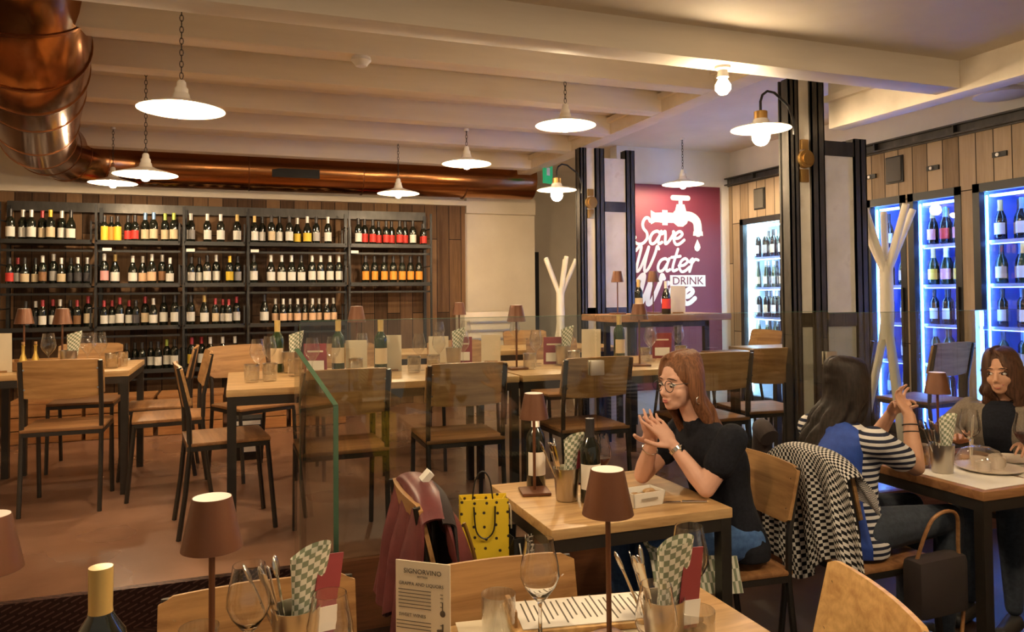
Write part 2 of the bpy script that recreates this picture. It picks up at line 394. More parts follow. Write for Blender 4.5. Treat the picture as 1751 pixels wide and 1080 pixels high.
# fridge wall
XW = 4.8
FR = [('f1', 5.73, 6.38), ('f2a', 4.36, 4.75), ('f2', 3.89, 4.34), ('f3', 3.08, 3.80)]
FT = 2.235
for i, (a, b) in enumerate([(6.38, 6.559), (4.75, 5.73), (4.34, 4.36), (3.80, 3.89), (2.2, 3.08)]):
    boxS('wall_right_post_%d' % i, 'planks_right', XW, XW + .06, a, b, 0 if b < 3.5 else PF, FT)
boxS('wall_right_boards', 'planks_right', XW, XW + .06, 2.2, 6.559, FT, 2.61)
boxS('wall_right', 'wall_white', XW + .72, XW + .8, -1.2, 6.56, 0, CE)
boxS('wall_right_upper', 'wall_white', XW + .02, XW + .1, -1.2, 6.559, 2.66, CE)
boxS('wall_right_near', 'planks_right', XW, XW + .06, -1.2, 2.2, 0, 2.61)
boxS('wall_left', 'wall', -3.6, -3.5, -1.2, 10.0, -.1, CE + .1)
beam = MB()
beam.box((XW - .01, 2.9, 2.635), (.10, 7.3, .012)).box((XW - .01, 2.9, 2.665), (.02, 7.3, .09)).box((XW - .01, 2.9, 2.70), (.10, 7.3, .012))
for y in (3.2, 3.9, 4.6, 5.3, 6.1): beam.box((XW - .03, y, 2.667), (.05, .012, .07))
bo = beam.build('trim_steel_beam', M['steel'], smooth=False); bo.location.z = -.03; struct(bo)

# steel and board pillars
def pillar(x0, y0, sx, lab, top, top2=2.38):
    t = thing('steel_pillar', lab, 'pillar', (x0, y0, PF), 0)
    H = top - PF
    def post(x, w, d, h, yy=0):
        d = .10
        b = MB(); b.box((x + w / 2, yy + .006, h / 2), (w, .012, h)).box((x + w / 2, yy + d - .006, h / 2), (w, .012, h)).box((x + w / 2, yy + d / 2, h / 2), (.012, d, h))
        b.box((x + .004, yy + .035, h / 2), (.008, .07, h)).box((x + w - .004, yy + .035, h / 2), (.008, .07, h))
        return b.build('steel_post', M['steel'], t, smooth=False)
    post(0, .075 * sx, .26, H); post(.17 * sx, .105 * sx, .26, H, -.01); post(.535 * sx, .105 * sx, .26, top2 + .08 - PF)
    b = MB(); b.box((.123 * sx, .045, H / 2), (.094 * sx, .06, H)); b.build('white_strip', M['pillar_white'], t, smooth=False)
    b = MB(); b.box((.405 * sx, .055, (top2 - PF) / 2), (.26 * sx, .08, top2 - PF)); b.build('white_board', M['pillar_white'], t, smooth=False)
    b = MB()
    for z, h in ((1.02, .085), ((2.38 if top2 < 2.5 else 2.27) - PF + .01, .09)):
        b.box((.405 * sx, .012, z), (.26 * sx, .02, h)); b.box((.123 * sx, .02, z if z < 1.5 else 1.02), (.095 * sx, .02, .085))
    b.build('cross_plate', M['steel'], t, smooth=False)
    b = MB(); b.cyl((.12 * sx, .03, 2.08), (.12 * sx, .03, H), .009, seg=10); b.build('conduit', M['brass'], t)
    b = MB(); b.cyl((.12 * sx, -.02, 2.0), (.12 * sx, .05, 2.0), .055, seg=20).cyl((.12 * sx, -.03, 2.0), (.12 * sx, -.02, 2.0), .035, seg=20)
    b.box((.12 * sx, .02, 2.09), (.05, .05, .06)).box((.12 * sx, .02, 1.9), (.06, .04, .08), bev=.005)
    b.build('junction_box', M['brass'], t)
    return t
pillar(3.14, 3.68, .93, 'steel and white board pillar holding the near wall lamp, beside the tall coat stand', 2.80)
pillar(2.86, 6.05, .86, 'farther steel and white board pillar left of the burgundy poster', 2.80, 2.72)

# ------------------------------------------------------------------ copper duct
def duct():
    t = thing('copper_duct', 'large copper ventilation duct bending from the ceiling and running along the back wall', 'duct', (0, 0, 0))
    path = [(-.98, 4.05, 3.35), (-.98, 4.07, 3.08), (-.985, 4.16, 2.90), (-1.0, 4.34, 2.80), (-1.05, 4.62, 2.765), (-1.14, 5.1, 2.76), (-1.32, 6.0, 2.76), (-1.45, 6.7, 2.76), (-1.47, 7.1, 2.76), (-1.40, 7.45, 2.75), (-1.20, 7.70, 2.745), (-.92, 7.80, 2.74)]
    rad = [.30, .30, .30, .295, .29, .28, .27, .26, .25, .235, .22, .205]
    MB().tube(path, rad, 32).build('elbow_section', M['copper'], t, angle=60)
    MB().tube([(-.92, 7.80, 2.74), (1.2, 7.84, 2.75), (3.1, 7.86, 2.76)], .205, 32).build('straight_section', M['copper'], t)
    for i in (2, 3, 4, 5, 6, 7, 8, 9, 10, 11):
        p = Vector(path[i]); d = (Vector(path[min(i + 1, 11)]) - Vector(path[i - 1])).normalized()
        MB().cyl(p - d * .006, p + d * .006, rad[i] + .005, seg=48).build('seam_band', M['copper_seam'], t)
    for x in (0.1, 1.2, 2.3): MB().cyl((x, 7.82 + .02 * x, 2.745), (x + .012, 7.82 + .02 * x, 2.745), .2095, seg=48).build('seam_band', M['copper_seam'], t)
    b = MB(); b.box((.54, 7.635, 2.70), (.45, .03, .085)); b.build('air_grille', M['black'], t)
duct()

# ------------------------------------------------------------------ pendant and wall lamps
CHM = {}
def pendant(x, y, z, ztop, lab, w=.19, chain=True):
    """z is the height of the shade's rim"""
    t = thing('pendant_lamp', lab, 'lamp', (x, y, z), 0, 'white enamel pendant lamps')
    if 'shade' not in CHM:
        pr = [(.026, .078), (.034, .073), (.040, .050), (.07, .036), (.13, .019), (w, .0), (w + .002, -.004), (w - .004, -.002), (.13, .013), (.07, .028), (.03, .040), (.0, .042)]
        CHM['shade'] = MB().lathe(pr, seg=36).mesh('shade', M['enamel'], angle=80)
        CHM['holder'] = MB().lathe([(0, .135), (.014, .135), (.020, .125), (.022, .105), (.030, .095), (.030, .075), (0, .075)], seg=20).mesh('lamp_holder', M['enamel'])
        CHM['bulb'] = MB().lathe([(0, -.045), (.018, -.040), (.030, -.022), (.032, 0), (.022, .020), (.014, .038), (0, .038)], seg=16).mesh('bulb', M['bulb'])
    ob('shade', CHM['shade'], t); ob('lamp_holder', CHM['holder'], t); ob('bulb', CHM['bulb'], t)
    b = MB(); zz = .14; top = ztop - z; k = 0
    while zz < top - .01 and chain:
        L_ = .034
        pts = [(.008 * math.cos(a) if k % 2 == 0 else 0, 0 if k % 2 == 0 else .008 * math.cos(a), zz + L_ / 2 + L_ * .5 * math.sin(a)) for a in [i * PI / 4 for i in range(8)]]
        b.tube(pts, .0022, 5, closed=True); zz += .027; k += 1
    b.build('chain', M['frame'], t)
    if chain: MB().cyl((0, 0, top - .02), (0, 0, top), .02, seg=14).build('ceiling_hook', M['enamel'], t)
    return t
pendant(-.245, 3.785, 2.375, 2.95, 'white pendant lamp nearest the big copper elbow, topmost and largest in the photo')
pendant(1.963, 4.36, 2.575, 2.95, 'white pendant lamp hanging between the near chairs and the bare bulb')
pendant(1.685, 5.63, 2.525, 2.80, 'white pendant lamp above the long tables, just right of the orange-labelled bottles')
pendant(1.382, 6.80, 2.430, 2.95, 'white pendant lamp over the shelf of red and white labelled bottles')
pendant(-.55, 5.285, 2.285, 2.95, 'front lamp of the overlapping pair of white pendants beside the copper duct')
pendant(-.995, 7.15, 2.475, 2.95, 'rear lamp of the overlapping pair of white pendants beside the copper duct')
pendant(3.92, 6.05, 2.515, 2.95, 'white pendant lamp hanging before the burgundy tap poster')
# lamps of the same kind over the tables at the camera, above the picture
pendant(.25, 1.35, 2.32, 2.66, 'white pendant lamp over the foreground table, above the frame')
pendant(1.70, .95, 2.38, 2.66, 'white pendant lamp over the aisle beside the foreground table, above the frame')
pendant(-1.6, 2.6, 2.38, 2.66, 'white pendant lamp above the step, beyond the left edge of the frame')
pendant(2.75, .75, 2.42, 2.66, 'white pendant lamp over the near right tables, above the frame')

def wall_lamp(x, y, z, px, lab):
    t = thing('wall_lamp', lab, 'lamp', (x, y, z), 0)
    d = px - x
    MB().lathe([(.035, .06), (.045, .05), (.05, .03), (.17, 0), (.172, -.005), (.165, -.003), (.05, .022), (0, .024)], seg=32).build('shade', M['enamel'], t, angle=70)
    MB().cyl((0, 0, .05), (0, 0, .10), .038, seg=20).build('lamp_holder', M['brass'], t)
    MB().ball((0, 0, -.045), .052, (1, 1, 1.1)).build('globe_bulb', M['bulb_soft'], t)
    pts = [(0, 0, .10), (.0, 0, .16), (.015, 0, .20), (.05, 0, .225), (.10, 0, .22), (d * .85, 0, .15), (d, 0, .06), (d, 0, -.02)]
    MB().tube(pts, .0075, 8).build('gooseneck', M['black'], t)
    return t
wall_lamp(2.882, 3.62, 2.46, 3.12, 'gooseneck wall lamp with glowing globe on the near steel pillar')
wall_lamp(2.611, 6.0, 2.405, 2.85, 'gooseneck wall lamp with glowing globe on the farther steel pillar')
t = thing('bare_bulb', 'bare glowing bulb in a white socket under the cross beam', 'lamp', (2.05, 2.83, 2.52))
MB().lathe([(0, 0), (.035, 0), (.035, -.012), (.022, -.02), (.026, -.05), (0, -.05)], seg=20).build('socket', M['enamel'], t)
MB().lathe([(.012, -.05), (.020, -.06), (.034, -.085), (.034, -.105), (.018, -.125), (0, -.13)], seg=18).build('bulb', M['bulb_soft'], t)

# ------------------------------------------------------------------ small fittings
tag(MB().lathe([(0, 0), (.05, 0), (.055, -.02), (.04, -.035), (.03, -.05), (0, -.05)], (.632, 4.10, 2.80), seg=24).build('smoke_detector', M['white']), 'white smoke detector on the underside of a ceiling joist', 'smoke detector')
t = thing('security_camera', 'small black dome camera on the ceiling right of the copper duct', 'security camera', (-1.36, 7.95, 2.95))
MB().lathe([(0, 0), (.05, 0), (.05, -.03), (.035, -.06), (0, -.07)], seg=20).build('camera_dome', M['black'], t)
t = thing('exit_sign', 'green emergency exit sign hanging behind the far pillar lamp', 'sign', (3.032, 7.2, 2.745))
MB().box((0, 0, 0), (.13, .03, .20), rot=(0, 0, .5)).build('sign_panel', M['green_sign'], t, smooth=False)
o = MB().box((0, -.02, .02), (.05, .004, .08), rot=(0, 0, .5)).build('pictogram', M['white'], t, smooth=False)
MB().cyl((0, 0, .10), (0, 0, .205), .006).build('bracket', M['black'], t)
t = thing('ceiling_fixture', 'white round ceiling fixture with a lilac underside in the upper right', 'ceiling light', (4.64, 3.45, 2.80))
MB().lathe([(0, 0), (.10, 0), (.16, -.03), (.165, -.045), (.10, -.06), (0, -.06)], seg=32).build('disc', M['white'], t)
MB().box((.10, 0, .01), (.13, .10, .03), bev=.004).build('wall_bracket', M['white'], t)
for i, (y, z, l) in enumerate([(4.106, 2.40, 'small black spotlight in the pale boards above the middle blue fridge'), (3.59, 2.41, 'small black spotlight in the pale boards above the right blue fridge'), (4.68, 2.42, 'small black spotlight in the pale boards beside the steel pillar')]):
    t = thing('recessed_spotlight', l, 'spotlight', (XW - .005, y, z))
    MB().box((0, 0, 0), (.02, .10, .035)).build('housing', M['black'], t, smooth=False)
    MB().cyl((-.012, .01, -.002), (-.018, .01, -.002), .012).build('lens', M['enamel'], t)
for y, z, l in [(4.45, 2.44, 'grey rounded speaker grille on the boards above the blue fridges'), (6.06, 2.41, 'grey rounded speaker grille on the boards above the far white-lit fridge')]:
    t = thing('wall_speaker', l, 'speaker', (XW - .012, y, z))
    MB().box((0, 0, 0), (.025, .145, .19), bev=.03 if 0 else .011).build('grille', M['grey'], t)
    MB().box((.006, 0, 0), (.012, .165, .21), bev=.005).build('surround', M['black'], t)
# things on the corridor wall
t = thing('fire_call_point', 'red fire alarm box on the corridor wall behind the small coat stand', 'alarm', (3.52, 9.285, 1.46))
MB().box((0, 0, 0), (.11, .03, .10), bev=.005).build('box_body', M['red'], t); MB().box((0, -.018, 0), (.05, .004, .045)).build('push_plate', M['white'], t)
for x, z, w, h, m, l in [(3.50, 2.56, .09, .12, 'brass', 'round brown emblem plate high on the corridor wall'), (3.51, 1.98, .11, .11, 'black', 'small black switch plate on the corridor wall'), (3.51, 1.28, .07, .12, 'clamp', 'upper beige socket plate under the red alarm box'), (3.51, 1.04, .07, .12, 'clamp', 'lower beige socket plate under the red alarm box')]:
    tag(MB().box((x, 9.29, z), (w, .02, h), bev=.004).build('wall_plate', M[m]), l, 'wall plate')
t = thing('metal_cabinet', 'low white louvred metal cabinet at the corridor mouth behind the tables', 'cabinet', (2.55, 7.9, PF))
MB().box((0, 0, .5), (.55, .36, 1.0), bev=.01).build('body', M['wall'], t)
b = MB()
for k in range(7): b.box((.0, -.19, .35 + k * .09), (.50, .012, .02))
b.build('louvre_panel', M['clamp'], t)

# ------------------------------------------------------------------ bottles
PROF = {
 'bordeaux': [(0, 0), (.034, 0), (.037, .004), (.037, .185), (.034, .205), (.018, .230), (.0145, .245), (.0145, .290), (.016, .292), (.016, .298), (0, .30)],
 'burgundy': [(0, 0), (.038, 0), (.041, .004), (.041, .150), (.036, .180), (.022, .215), (.0155, .240), (.0145, .290), (.016, .292), (.016, .298), (0, .30)],
 'sparkling': [(0, 0), (.040, 0), (.044, .005), (.044, .155), (.038, .190), (.024, .225), (.0165, .255), (.0165, .300), (.0185, .303), (.0185, .312), (.012, .318), (0, .32)],
 'slender': [(0, 0), (.034, 0), (.036, .004), (.035, .14), (.028, .20), (.017, .265), (.0145, .31), (.016, .33), (0, .332)]}
LAB = {'white': (.78, .74, .66), 'cream': (.66, .52, .33), 'orange': (.85, .33, .04), 'yellow': (.82, .55, .05), 'red': (.62, .04, .03), 'black': (.05, .045, .05),
       'peach': (.80, .50, .30), 'grey': (.40, .38, .36), 'pink': (.75, .35, .33), 'blue': (.10, .20, .50), 'green': (.25, .35, .08), 'brown': (.25, .12, .05)}
CAPC = {'black': (.03, .028, .03), 'white': (.75, .72, .66), 'red': (.42, .04, .05), 'yellow': (.80, .50, .05), 'green': (.42, .50, .08), 'blue': (.20, .35, .60), 'gold': (.60, .42, .14), 'grey': (.35, .33, .32)}
LM = {k: mat('label_' + k, c, .6) for k, c in LAB.items()}; CM = {k: mat('capsule_' + k, c, .35, .2) for k, c in CAPC.items()}
BC = {}
def bottle(x, y, z, shape='bordeaux', lab='white', cap='black', label='', group=None, glass='bottle', parts=True, sc=1.0, lh=(.05, .14), name='wine_bottle', rz=None, seg=14):
    pr = PROF[shape]
    k = ('g', shape, glass, seg)
    if k not in BC: BC[k] = MB().lathe(pr, seg=seg).mesh('wine_bottle', M[glass], angle=60)
    o = ob(name, BC[k]); o.location = (x, y, z); o.scale = (sc, sc, sc); o.rotation_euler.z = random.uniform(-.5, .5) if rz is None else rz
    tag(o, label, 'bottle', group)
    if parts:
        if lab:
            k = ('l', shape, lab, lh, seg)
            if k not in BC:
                r = pr[2][0] + .0006; n = 10; b = MB()
                a0, a1 = math.radians(-90 - 80), math.radians(-90 + 80)
                vs = [[b.bm.verts.new((r * math.cos(a0 + (a1 - a0) * i / n), r * math.sin(a0 + (a1 - a0) * i / n), zz)) for i in range(n + 1)] for zz in lh]
                for i in range(n): b.bm.faces.new((vs[0][i], vs[0][i + 1], vs[1][i + 1], vs[1][i]))
                BC[k] = b.mesh('label', LM[lab], fix=False)
            ob('label', BC[k], o)
        if cap:
            k = ('c', shape, cap, seg)
            if k not in BC:
                top = pr[-1][1]; r0 = .0163 if shape != 'sparkling' else .0185
                BC[k] = MB().lathe([(r0 + .003, top - .085), (r0, top - .06), (r0 + .0006, top - .004), (r0 + .0003, top + .001), (0, top + .002)], seg=seg).mesh('capsule', CM[cap])
            ob('capsule', BC[k], o)
    return o
ORD = ['first', 'second', 'third', 'fourth', 'fifth', 'sixth', 'seventh', 'eighth', 'ninth', 'tenth', 'eleventh', 'twelfth', 'thirteenth']

# ------------------------------------------------------------------ wall shelving with its wine
SH = [2.008, 1.610, 1.213, .806]
BAYS = [(-2.00, -1.24, "leftmost"), (-1.24, -.497, "second"), (-.497, .086, "middle"), (.086, 1.065, "fourth"), (1.065, 1.95, "rightmost")]
YF, YR = 7.80, 8.14
for bi, (x0, x1, bn) in enumerate(BAYS):
    t = thing('wine_shelf', '%s bay of the dark steel wine shelving on the boarded back wall' % bn, 'shelf', (x0, 0, PF))
    for xx in ((.015, .0) if bi else (.015,)) and ((.015,) if bi < 4 else (.015, x1 - x0 - .012)):
        MB().box((xx, YR - .02, (2.36 - PF) / 2), (.03, .04, 2.36 - PF)).box((xx, YF + .02, (2.36 - PF) / 2 if bi == 4 and xx > .1 else (2.36 - PF) / 2), (.02, .02, 2.36 - PF)).build('upright', M['black'], t, smooth=False)
    MB().box(((x1 - x0) / 2, YR - .01, 2.36 - PF), (x1 - x0, .03, .09)).build('header_board', M['steel'], t, smooth=False)
    for ri, z in enumerate(SH):
        if bi == 4 and ri > 1: continue
        zz = z - PF; b = MB(); L_ = x1 - x0
        b.box((L_ / 2, (YF + YR) / 2, zz - .008), (L_ - .035, YR - YF, .014)).box((L_ / 2, YF, zz + .004), (L_ - .035, .012, .038)).box((L_ / 2, YF + .06, zz - .075), (L_ - .035, .02, .02))
        for xx in (.022, L_ - .022): b.box((xx, YF, zz + .10), (.014, .012, .19)).box((xx, (YF + YR) / 2, zz + .19), (.012, YR - YF, .012)).box((xx, YR - .03, zz + .10), (.012, .012, .19))
        b.build('shelf', M['black'], t, smooth=False)
for x, z, l in [(-1.13, 1.945, "second"), (-.42, 1.945, "middle"), (.16, 1.945, "fourth"), (1.13, 1.945, "rightmost")]:
    tag(MB().box((x, YF - .010, z), (.075, .004, .028)).build('price_tag', M['paper_white']), 'small white price tag under the top shelf of the %s bay' % l, 'price tag')
W = 'white'
# x positions along the wall measured shelf by shelf, with label, capsule and shape of each bottle
def row(bi, ri, items):
    rn = ['top', 'second', 'third', 'bottom'][ri]
    xs = [min(max(it[0], BAYS[bi][0] + .068), BAYS[bi][1] - .062) for it in items]
    for i, it in enumerate(items):
        lab, cap = it[1:3]; x = xs[i]; gap = min([abs(xs[j] - x) for j in range(len(xs)) if j != i]); shp = it[3] if len(it) > 3 else 'bordeaux'; sc = max(.86, min(1.0, gap / (.084 if shp == 'burgundy' else .076))); y = 7.93 + (.06 * (i % 2) if gap < .086 * sc else 0)
        lh = (.03, .185) if lab in ('orange', 'yellow') and ri == 0 and bi == 1 else ((.045, .13) if shp == 'burgundy' else ((.10, .17) if lab == 'peach' else (.05, .14)))
        bottle(x, y, SH[ri] + .001, shp, lab, cap, '%s wine bottle with %s label, %s from left, %s shelf, %s bay' % ('dark', lab, ORD[i], rn, BAYS[bi][2]),
               'wine bottles on the back wall shelves', lh=lh, rz=random.uniform(-.35, .35) + .1, sc=sc)
B, BU = 'bordeaux', 'burgundy'
row(0, 0, [(-1.928, 'white', 'black'), (-1.844, 'white', 'white'), (-1.765, 'white', 'white'), (-1.690, 'cream', 'red'), (-1.613, 'cream', 'yellow'), (-1.534, 'white', 'white'), (-1.448, 'white', 'black', BU)])
row(1, 0, [(-1.189, 'yellow', 'black'), (-1.122, 'orange', 'black'), (-1.061, 'yellow', 'black'), (-0.981, 'red', 'black'), (-0.913, 'red', 'black'), (-0.832, 'cream', 'blue'), (-0.753, 'cream', 'blue'), (-0.658, 'cream', 'green'), (-0.577, 'cream', 'green')])
row(2, 0, [(-0.425, 'grey', 'white'), (-0.277, 'white', 'white'), (-0.155, 'white', 'white'), (-0.003, 'white', 'gold')])
row(3, 0, [(0.160, 'white', 'gold'), (0.234, 'white', 'black'), (0.321, 'cream', 'black'), (0.400, 'white', 'black'), (0.495, 'white', 'black'), (0.576, 'yellow', 'white', BU), (0.671, 'yellow', 'white', BU), (0.759, 'grey', 'black'), (0.877, 'white', 'white')])
row(4, 0, [(1.188, 'white', 'black'), (1.263, 'red', 'black'), (1.338, 'red', 'black'), (1.410, 'red', 'black'), (1.479, 'red', 'black'), (1.549, 'red', 'black'), (1.624, 'red', 'black'), (1.695, 'red', 'black'), (1.767, 'white', 'black'), (1.909, 'red', 'black'), (1.984, 'red', 'black')])
row(0, 1, [(-1.932, 'red', 'black'), (-1.881, 'white', 'red'), (-1.814, 'cream', 'black', BU), (-1.743, 'cream', 'black', BU), (-1.673, 'brown', 'white'), (-1.598, 'grey', 'white'), (-1.523, 'cream', 'white', BU), (-1.457, 'black', 'black'), (-1.390, 'black', 'white'), (-1.323, 'black', 'white')])
row(1, 1, [(-1.175, 'pink', 'white'), (-1.089, 'white', 'gold', BU), (-0.932, 'white', 'white', BU), (-0.853, 'peach', 'white', BU), (-0.768, 'peach', 'white', BU), (-0.684, 'brown', 'white'), (-0.609, 'white', 'white', BU)])
row(2, 1, [(-0.421, 'white', 'black'), (-0.352, 'white', 'black'), (-0.278, 'white', 'black'), (-0.198, 'white', 'white'), (-0.071, 'yellow', 'yellow'), (0.002, 'grey', 'black')])
row(3, 1, [(0.154, 'white', 'black'), (0.316, 'white', 'white', BU), (0.419, 'white', 'white', BU), (0.515, 'white', 'white', BU), (0.610, 'white', 'black', BU), (0.717, 'white', 'white'), (0.804, 'white', 'white'), (0.897, 'white', 'white'), (0.986, 'white', 'white')])
row(4, 1, [(1.261, 'orange', 'black'), (1.354, 'orange', 'black'), (1.456, 'orange', 'black'), (1.554, 'orange', 'black'), (1.649, 'orange', 'black'), (1.738, 'orange', 'black'), (1.832, 'orange', 'black')])
row(0, 2, [(-1.803, 'black', 'black'), (-1.738, 'black', 'white'), (-1.670, 'white', 'red'), (-1.600, 'white', 'red'), (-1.531, 'brown', 'white'), (-1.460, 'black', 'black'), (-1.393, 'brown', 'red'), (-1.314, 'cream', 'red')])
row(1, 2, [(-1.182, 'white', 'red'), (-1.113, 'white', 'red'), (-1.041, 'white', 'red'), (-0.969, 'white', 'red'), (-0.905, 'black', 'black'), (-0.831, 'cream', 'red'), (-0.754, 'white', 'white', BU), (-0.668, 'white', 'black'), (-0.566, 'white', 'black')])
row(2, 2, [(-0.425, 'white', 'black'), (-0.303, 'white', 'gold', BU), (-0.203, 'cream', 'red'), (-0.135, 'white', 'red'), (-0.080, 'white', 'red'), (-0.008, 'white', 'red')])
row(3, 2, [(0.254, 'white', 'black', BU), (0.362, 'peach', 'white', BU), (0.435, 'peach', 'white', BU), (0.505, 'peach', 'white', BU), (0.575, 'peach', 'white', BU), (0.650, 'peach', 'white', BU), (0.721, 'peach', 'white', BU), (0.792, 'peach', 'white', BU), (0.864, 'peach', 'white', BU), (0.937, 'peach', 'white', BU)])
row(1, 3, [(-1.116, 'black', 'black'), (-1.053, 'brown', 'black'), (-0.983, 'white', 'black'), (-0.917, 'black', 'black'), (-0.850, 'black', 'black'), (-0.780, 'white', 'black'), (-0.712, 'white', 'black'), (-0.640, 'white', 'green'), (-0.568, 'white', 'black')])
row(2, 3, [(-0.415, 'yellow', 'red'), (-0.330, 'white', 'red'), (-0.249, 'white', 'white'), (-0.136, 'white', 'white'), (-0.023, 'white', 'white')])


# ------------------------------------------------------------------ wine fridges in the right wall
SHZ = [1.84, 1.54, 1.245, .95, .66]
def fridge(y0, y1, lab, kind, lbl, n, place):
    t = thing('wine_fridge', lab, 'fridge', (XW + .02, 0, 0 if y1 < 3.81 else PF), 0)
    zb = PF + .10; o = -(0 if y1 < 3.81 else PF); yc = (y0 + y1) / 2; w = y1 - y0
    def P(name, m, **k): return b.build(name, M[m], t, smooth=False)
    led, led2 = {'white': ('led_white', 'led_white'), 'blue': ('led_blue', 'led_pale')}[kind]
    b = MB(); b.box((.58, yc, (FT + zb) / 2 + o), (.02, w - .02, FT - zb)).box((.32, y0 + .012, (FT + zb) / 2 + o), (.54, .02, FT - zb)).box((.32, y1 - .012, (FT + zb) / 2 + o), (.54, .02, FT - zb))
    b.box((.32, yc, FT - .012 + o), (.54, w - .02, .02)).box((.32, yc, zb + .012 + o), (.54, w - .02, .02)); P('lining', 'fr_in' if kind == 'blue' else 'fr_in_w')
    b = MB()
    for yy in (y0 + .026, y1 - .026): b.box((0, yy, (FT + zb) / 2 + o), (.05, .052, FT - zb))
    b.box((0, yc, FT - .03 + o), (.05, w, .06)).box((0, yc, zb + .03 + o), (.05, w, .07)).box((.0, yc, (zb + PF) / 2 - .01 + o), (.045, w - .02, .09)); DF = P('door_frame', 'black')
    b = MB(); b.box((0, yc, (FT + zb) / 2 + o), (.008, w - .09, FT - zb - .12)); P('door_glass', 'door_glass').parent = DF
    for z in SHZ:
        b = MB()
        b.box((.30, yc, z - .006 + o), (.46, w - .06, .008)).box((.07, yc, z - .005 + o), (.012, w - .06, .022)); P('shelf', 'fr_in')
        if z > .9: b = MB(); b.box((.092, yc, z - .020 + o), (.012, w - .08, .006)); P('led_strip', led2)
    for yy in (y0 + .05, y1 - .05):
        near = yy < yc
        b = MB(); b.box((.06 if near else .05, (y0 + .036) if near else yy, (FT + zb) / 2 + o), (.03 if near else .010, .022 if near else (.006 if kind == 'blue' else .03), FT - zb - .16)); P('led_strip', led)
    b = MB(); b.box((.10, yc, FT - .08 + o), (.05, w - .10, .015)); P('led_strip', led2)
    b = MB(); b.box((-.035, y0 + .03, 1.3 + o), (.018, .018, .45)); P('handle', 'black').parent = DF
    rn = ['top', 'second', 'third', 'fourth', 'bottom']
    for ri, z in enumerate(SHZ):
        for i in range(n):
            if place == 'f2' and ri > 1 and 0: continue
            y = y1 - .085 - i * (w - .18) / max(n - 1, 1)
            shp = 'sparkling' if (ri < 2 and kind == 'blue') else ('slender' if kind == 'white' and ri % 2 else 'bordeaux')
            cols = {'f1': [('white', 'grey'), ('cream', 'black'), ('grey', 'white')], 'f2a': [('white', 'black'), ('cream', 'gold')], 'f2': [('pink', 'gold'), ('yellow', 'gold'), ('red', 'blue'), ('pink', 'white')], 'f3': [('white', 'gold'), ('cream', 'black'), ('white', 'blue')]}[place]
            l, c = cols[(i + ri) % len(cols)]
            if ri > 1 and kind == 'blue': l, c = random.choice([('white', 'black'), ('grey', 'blue')])
            gl = 'bottle_green' if (i + ri) % 2 else 'bottle'
            bottle(XW + .15 + (i % 2) * .085, y, z + .0, shp, l, c, 'wine bottle with %s label, %s from the far end, %s shelf, %s' % (l, ORD[i], rn[ri], lbl), 'wine bottles in the lit fridges', glass=gl, sc=.80 if shp == 'slender' else (.91 if kind == 'white' else .88), rz=-PI / 2 + random.uniform(-.3, .1))
fridge(5.73, 6.38, 'tall black-framed wine fridge lit cool white, beyond the near pillar', 'white', 'far white-lit fridge', 9, 'f1')
fridge(4.36, 4.75, 'narrow blue-lit wine fridge behind the tall coat stand', 'blue', 'narrow blue fridge', 4, 'f2a')
fridge(3.89, 4.34, 'blue-lit wine fridge with rose bottles right of the tall coat stand', 'blue', 'middle blue fridge', 6, 'f2')
fridge(3.08, 3.80, 'wide blue-lit wine fridge at the right edge', 'blue', 'right blue fridge', 8, 'f3')

# ------------------------------------------------------------------ burgundy poster
LAY = [0]
def ribbon(b, pts, w, y=0, sm=5):
    """a brush stroke of width w through the points, in the x-z plane facing -y"""
    P = [Vector((p[0], 0, p[1])) for p in pts]; Q = []
    for i in range(len(P) - 1):
        p0 = P[max(i - 1, 0)]; p1 = P[i]; p2 = P[i + 1]; p3 = P[min(i + 2, len(P) - 1)]
        for k in range(sm):
            t = k / sm; Q.append(.5 * ((2 * p1) + (p2 - p0) * t + (2 * p0 - 5 * p1 + 4 * p2 - p3) * t * t + (3 * p1 - p0 - 3 * p2 + p3) * t ** 3))
    Q.append(P[-1])
    for A, Bq in zip(Q, Q[1:]):
        d = Bq - A
        if d.length < 1e-6: continue
        d.normalize(); n = Vector((-d.z, 0, d.x)) * w / 2
        LAY[0] += 1; y -= 1.2e-5
        b.bm.faces.new([b.bm.verts.new(v + Vector((0, y, 0))) for v in (A + n, A - n, Bq - n, Bq + n)])
    for q in Q:
        y -= 1.2e-5; b.bm.faces.new([b.bm.verts.new(q + Vector((w / 2 * math.cos(a), y, w / 2 * math.sin(a)))) for a in [k * PI / 5 for k in range(10)]])
    b.y = y
    return b
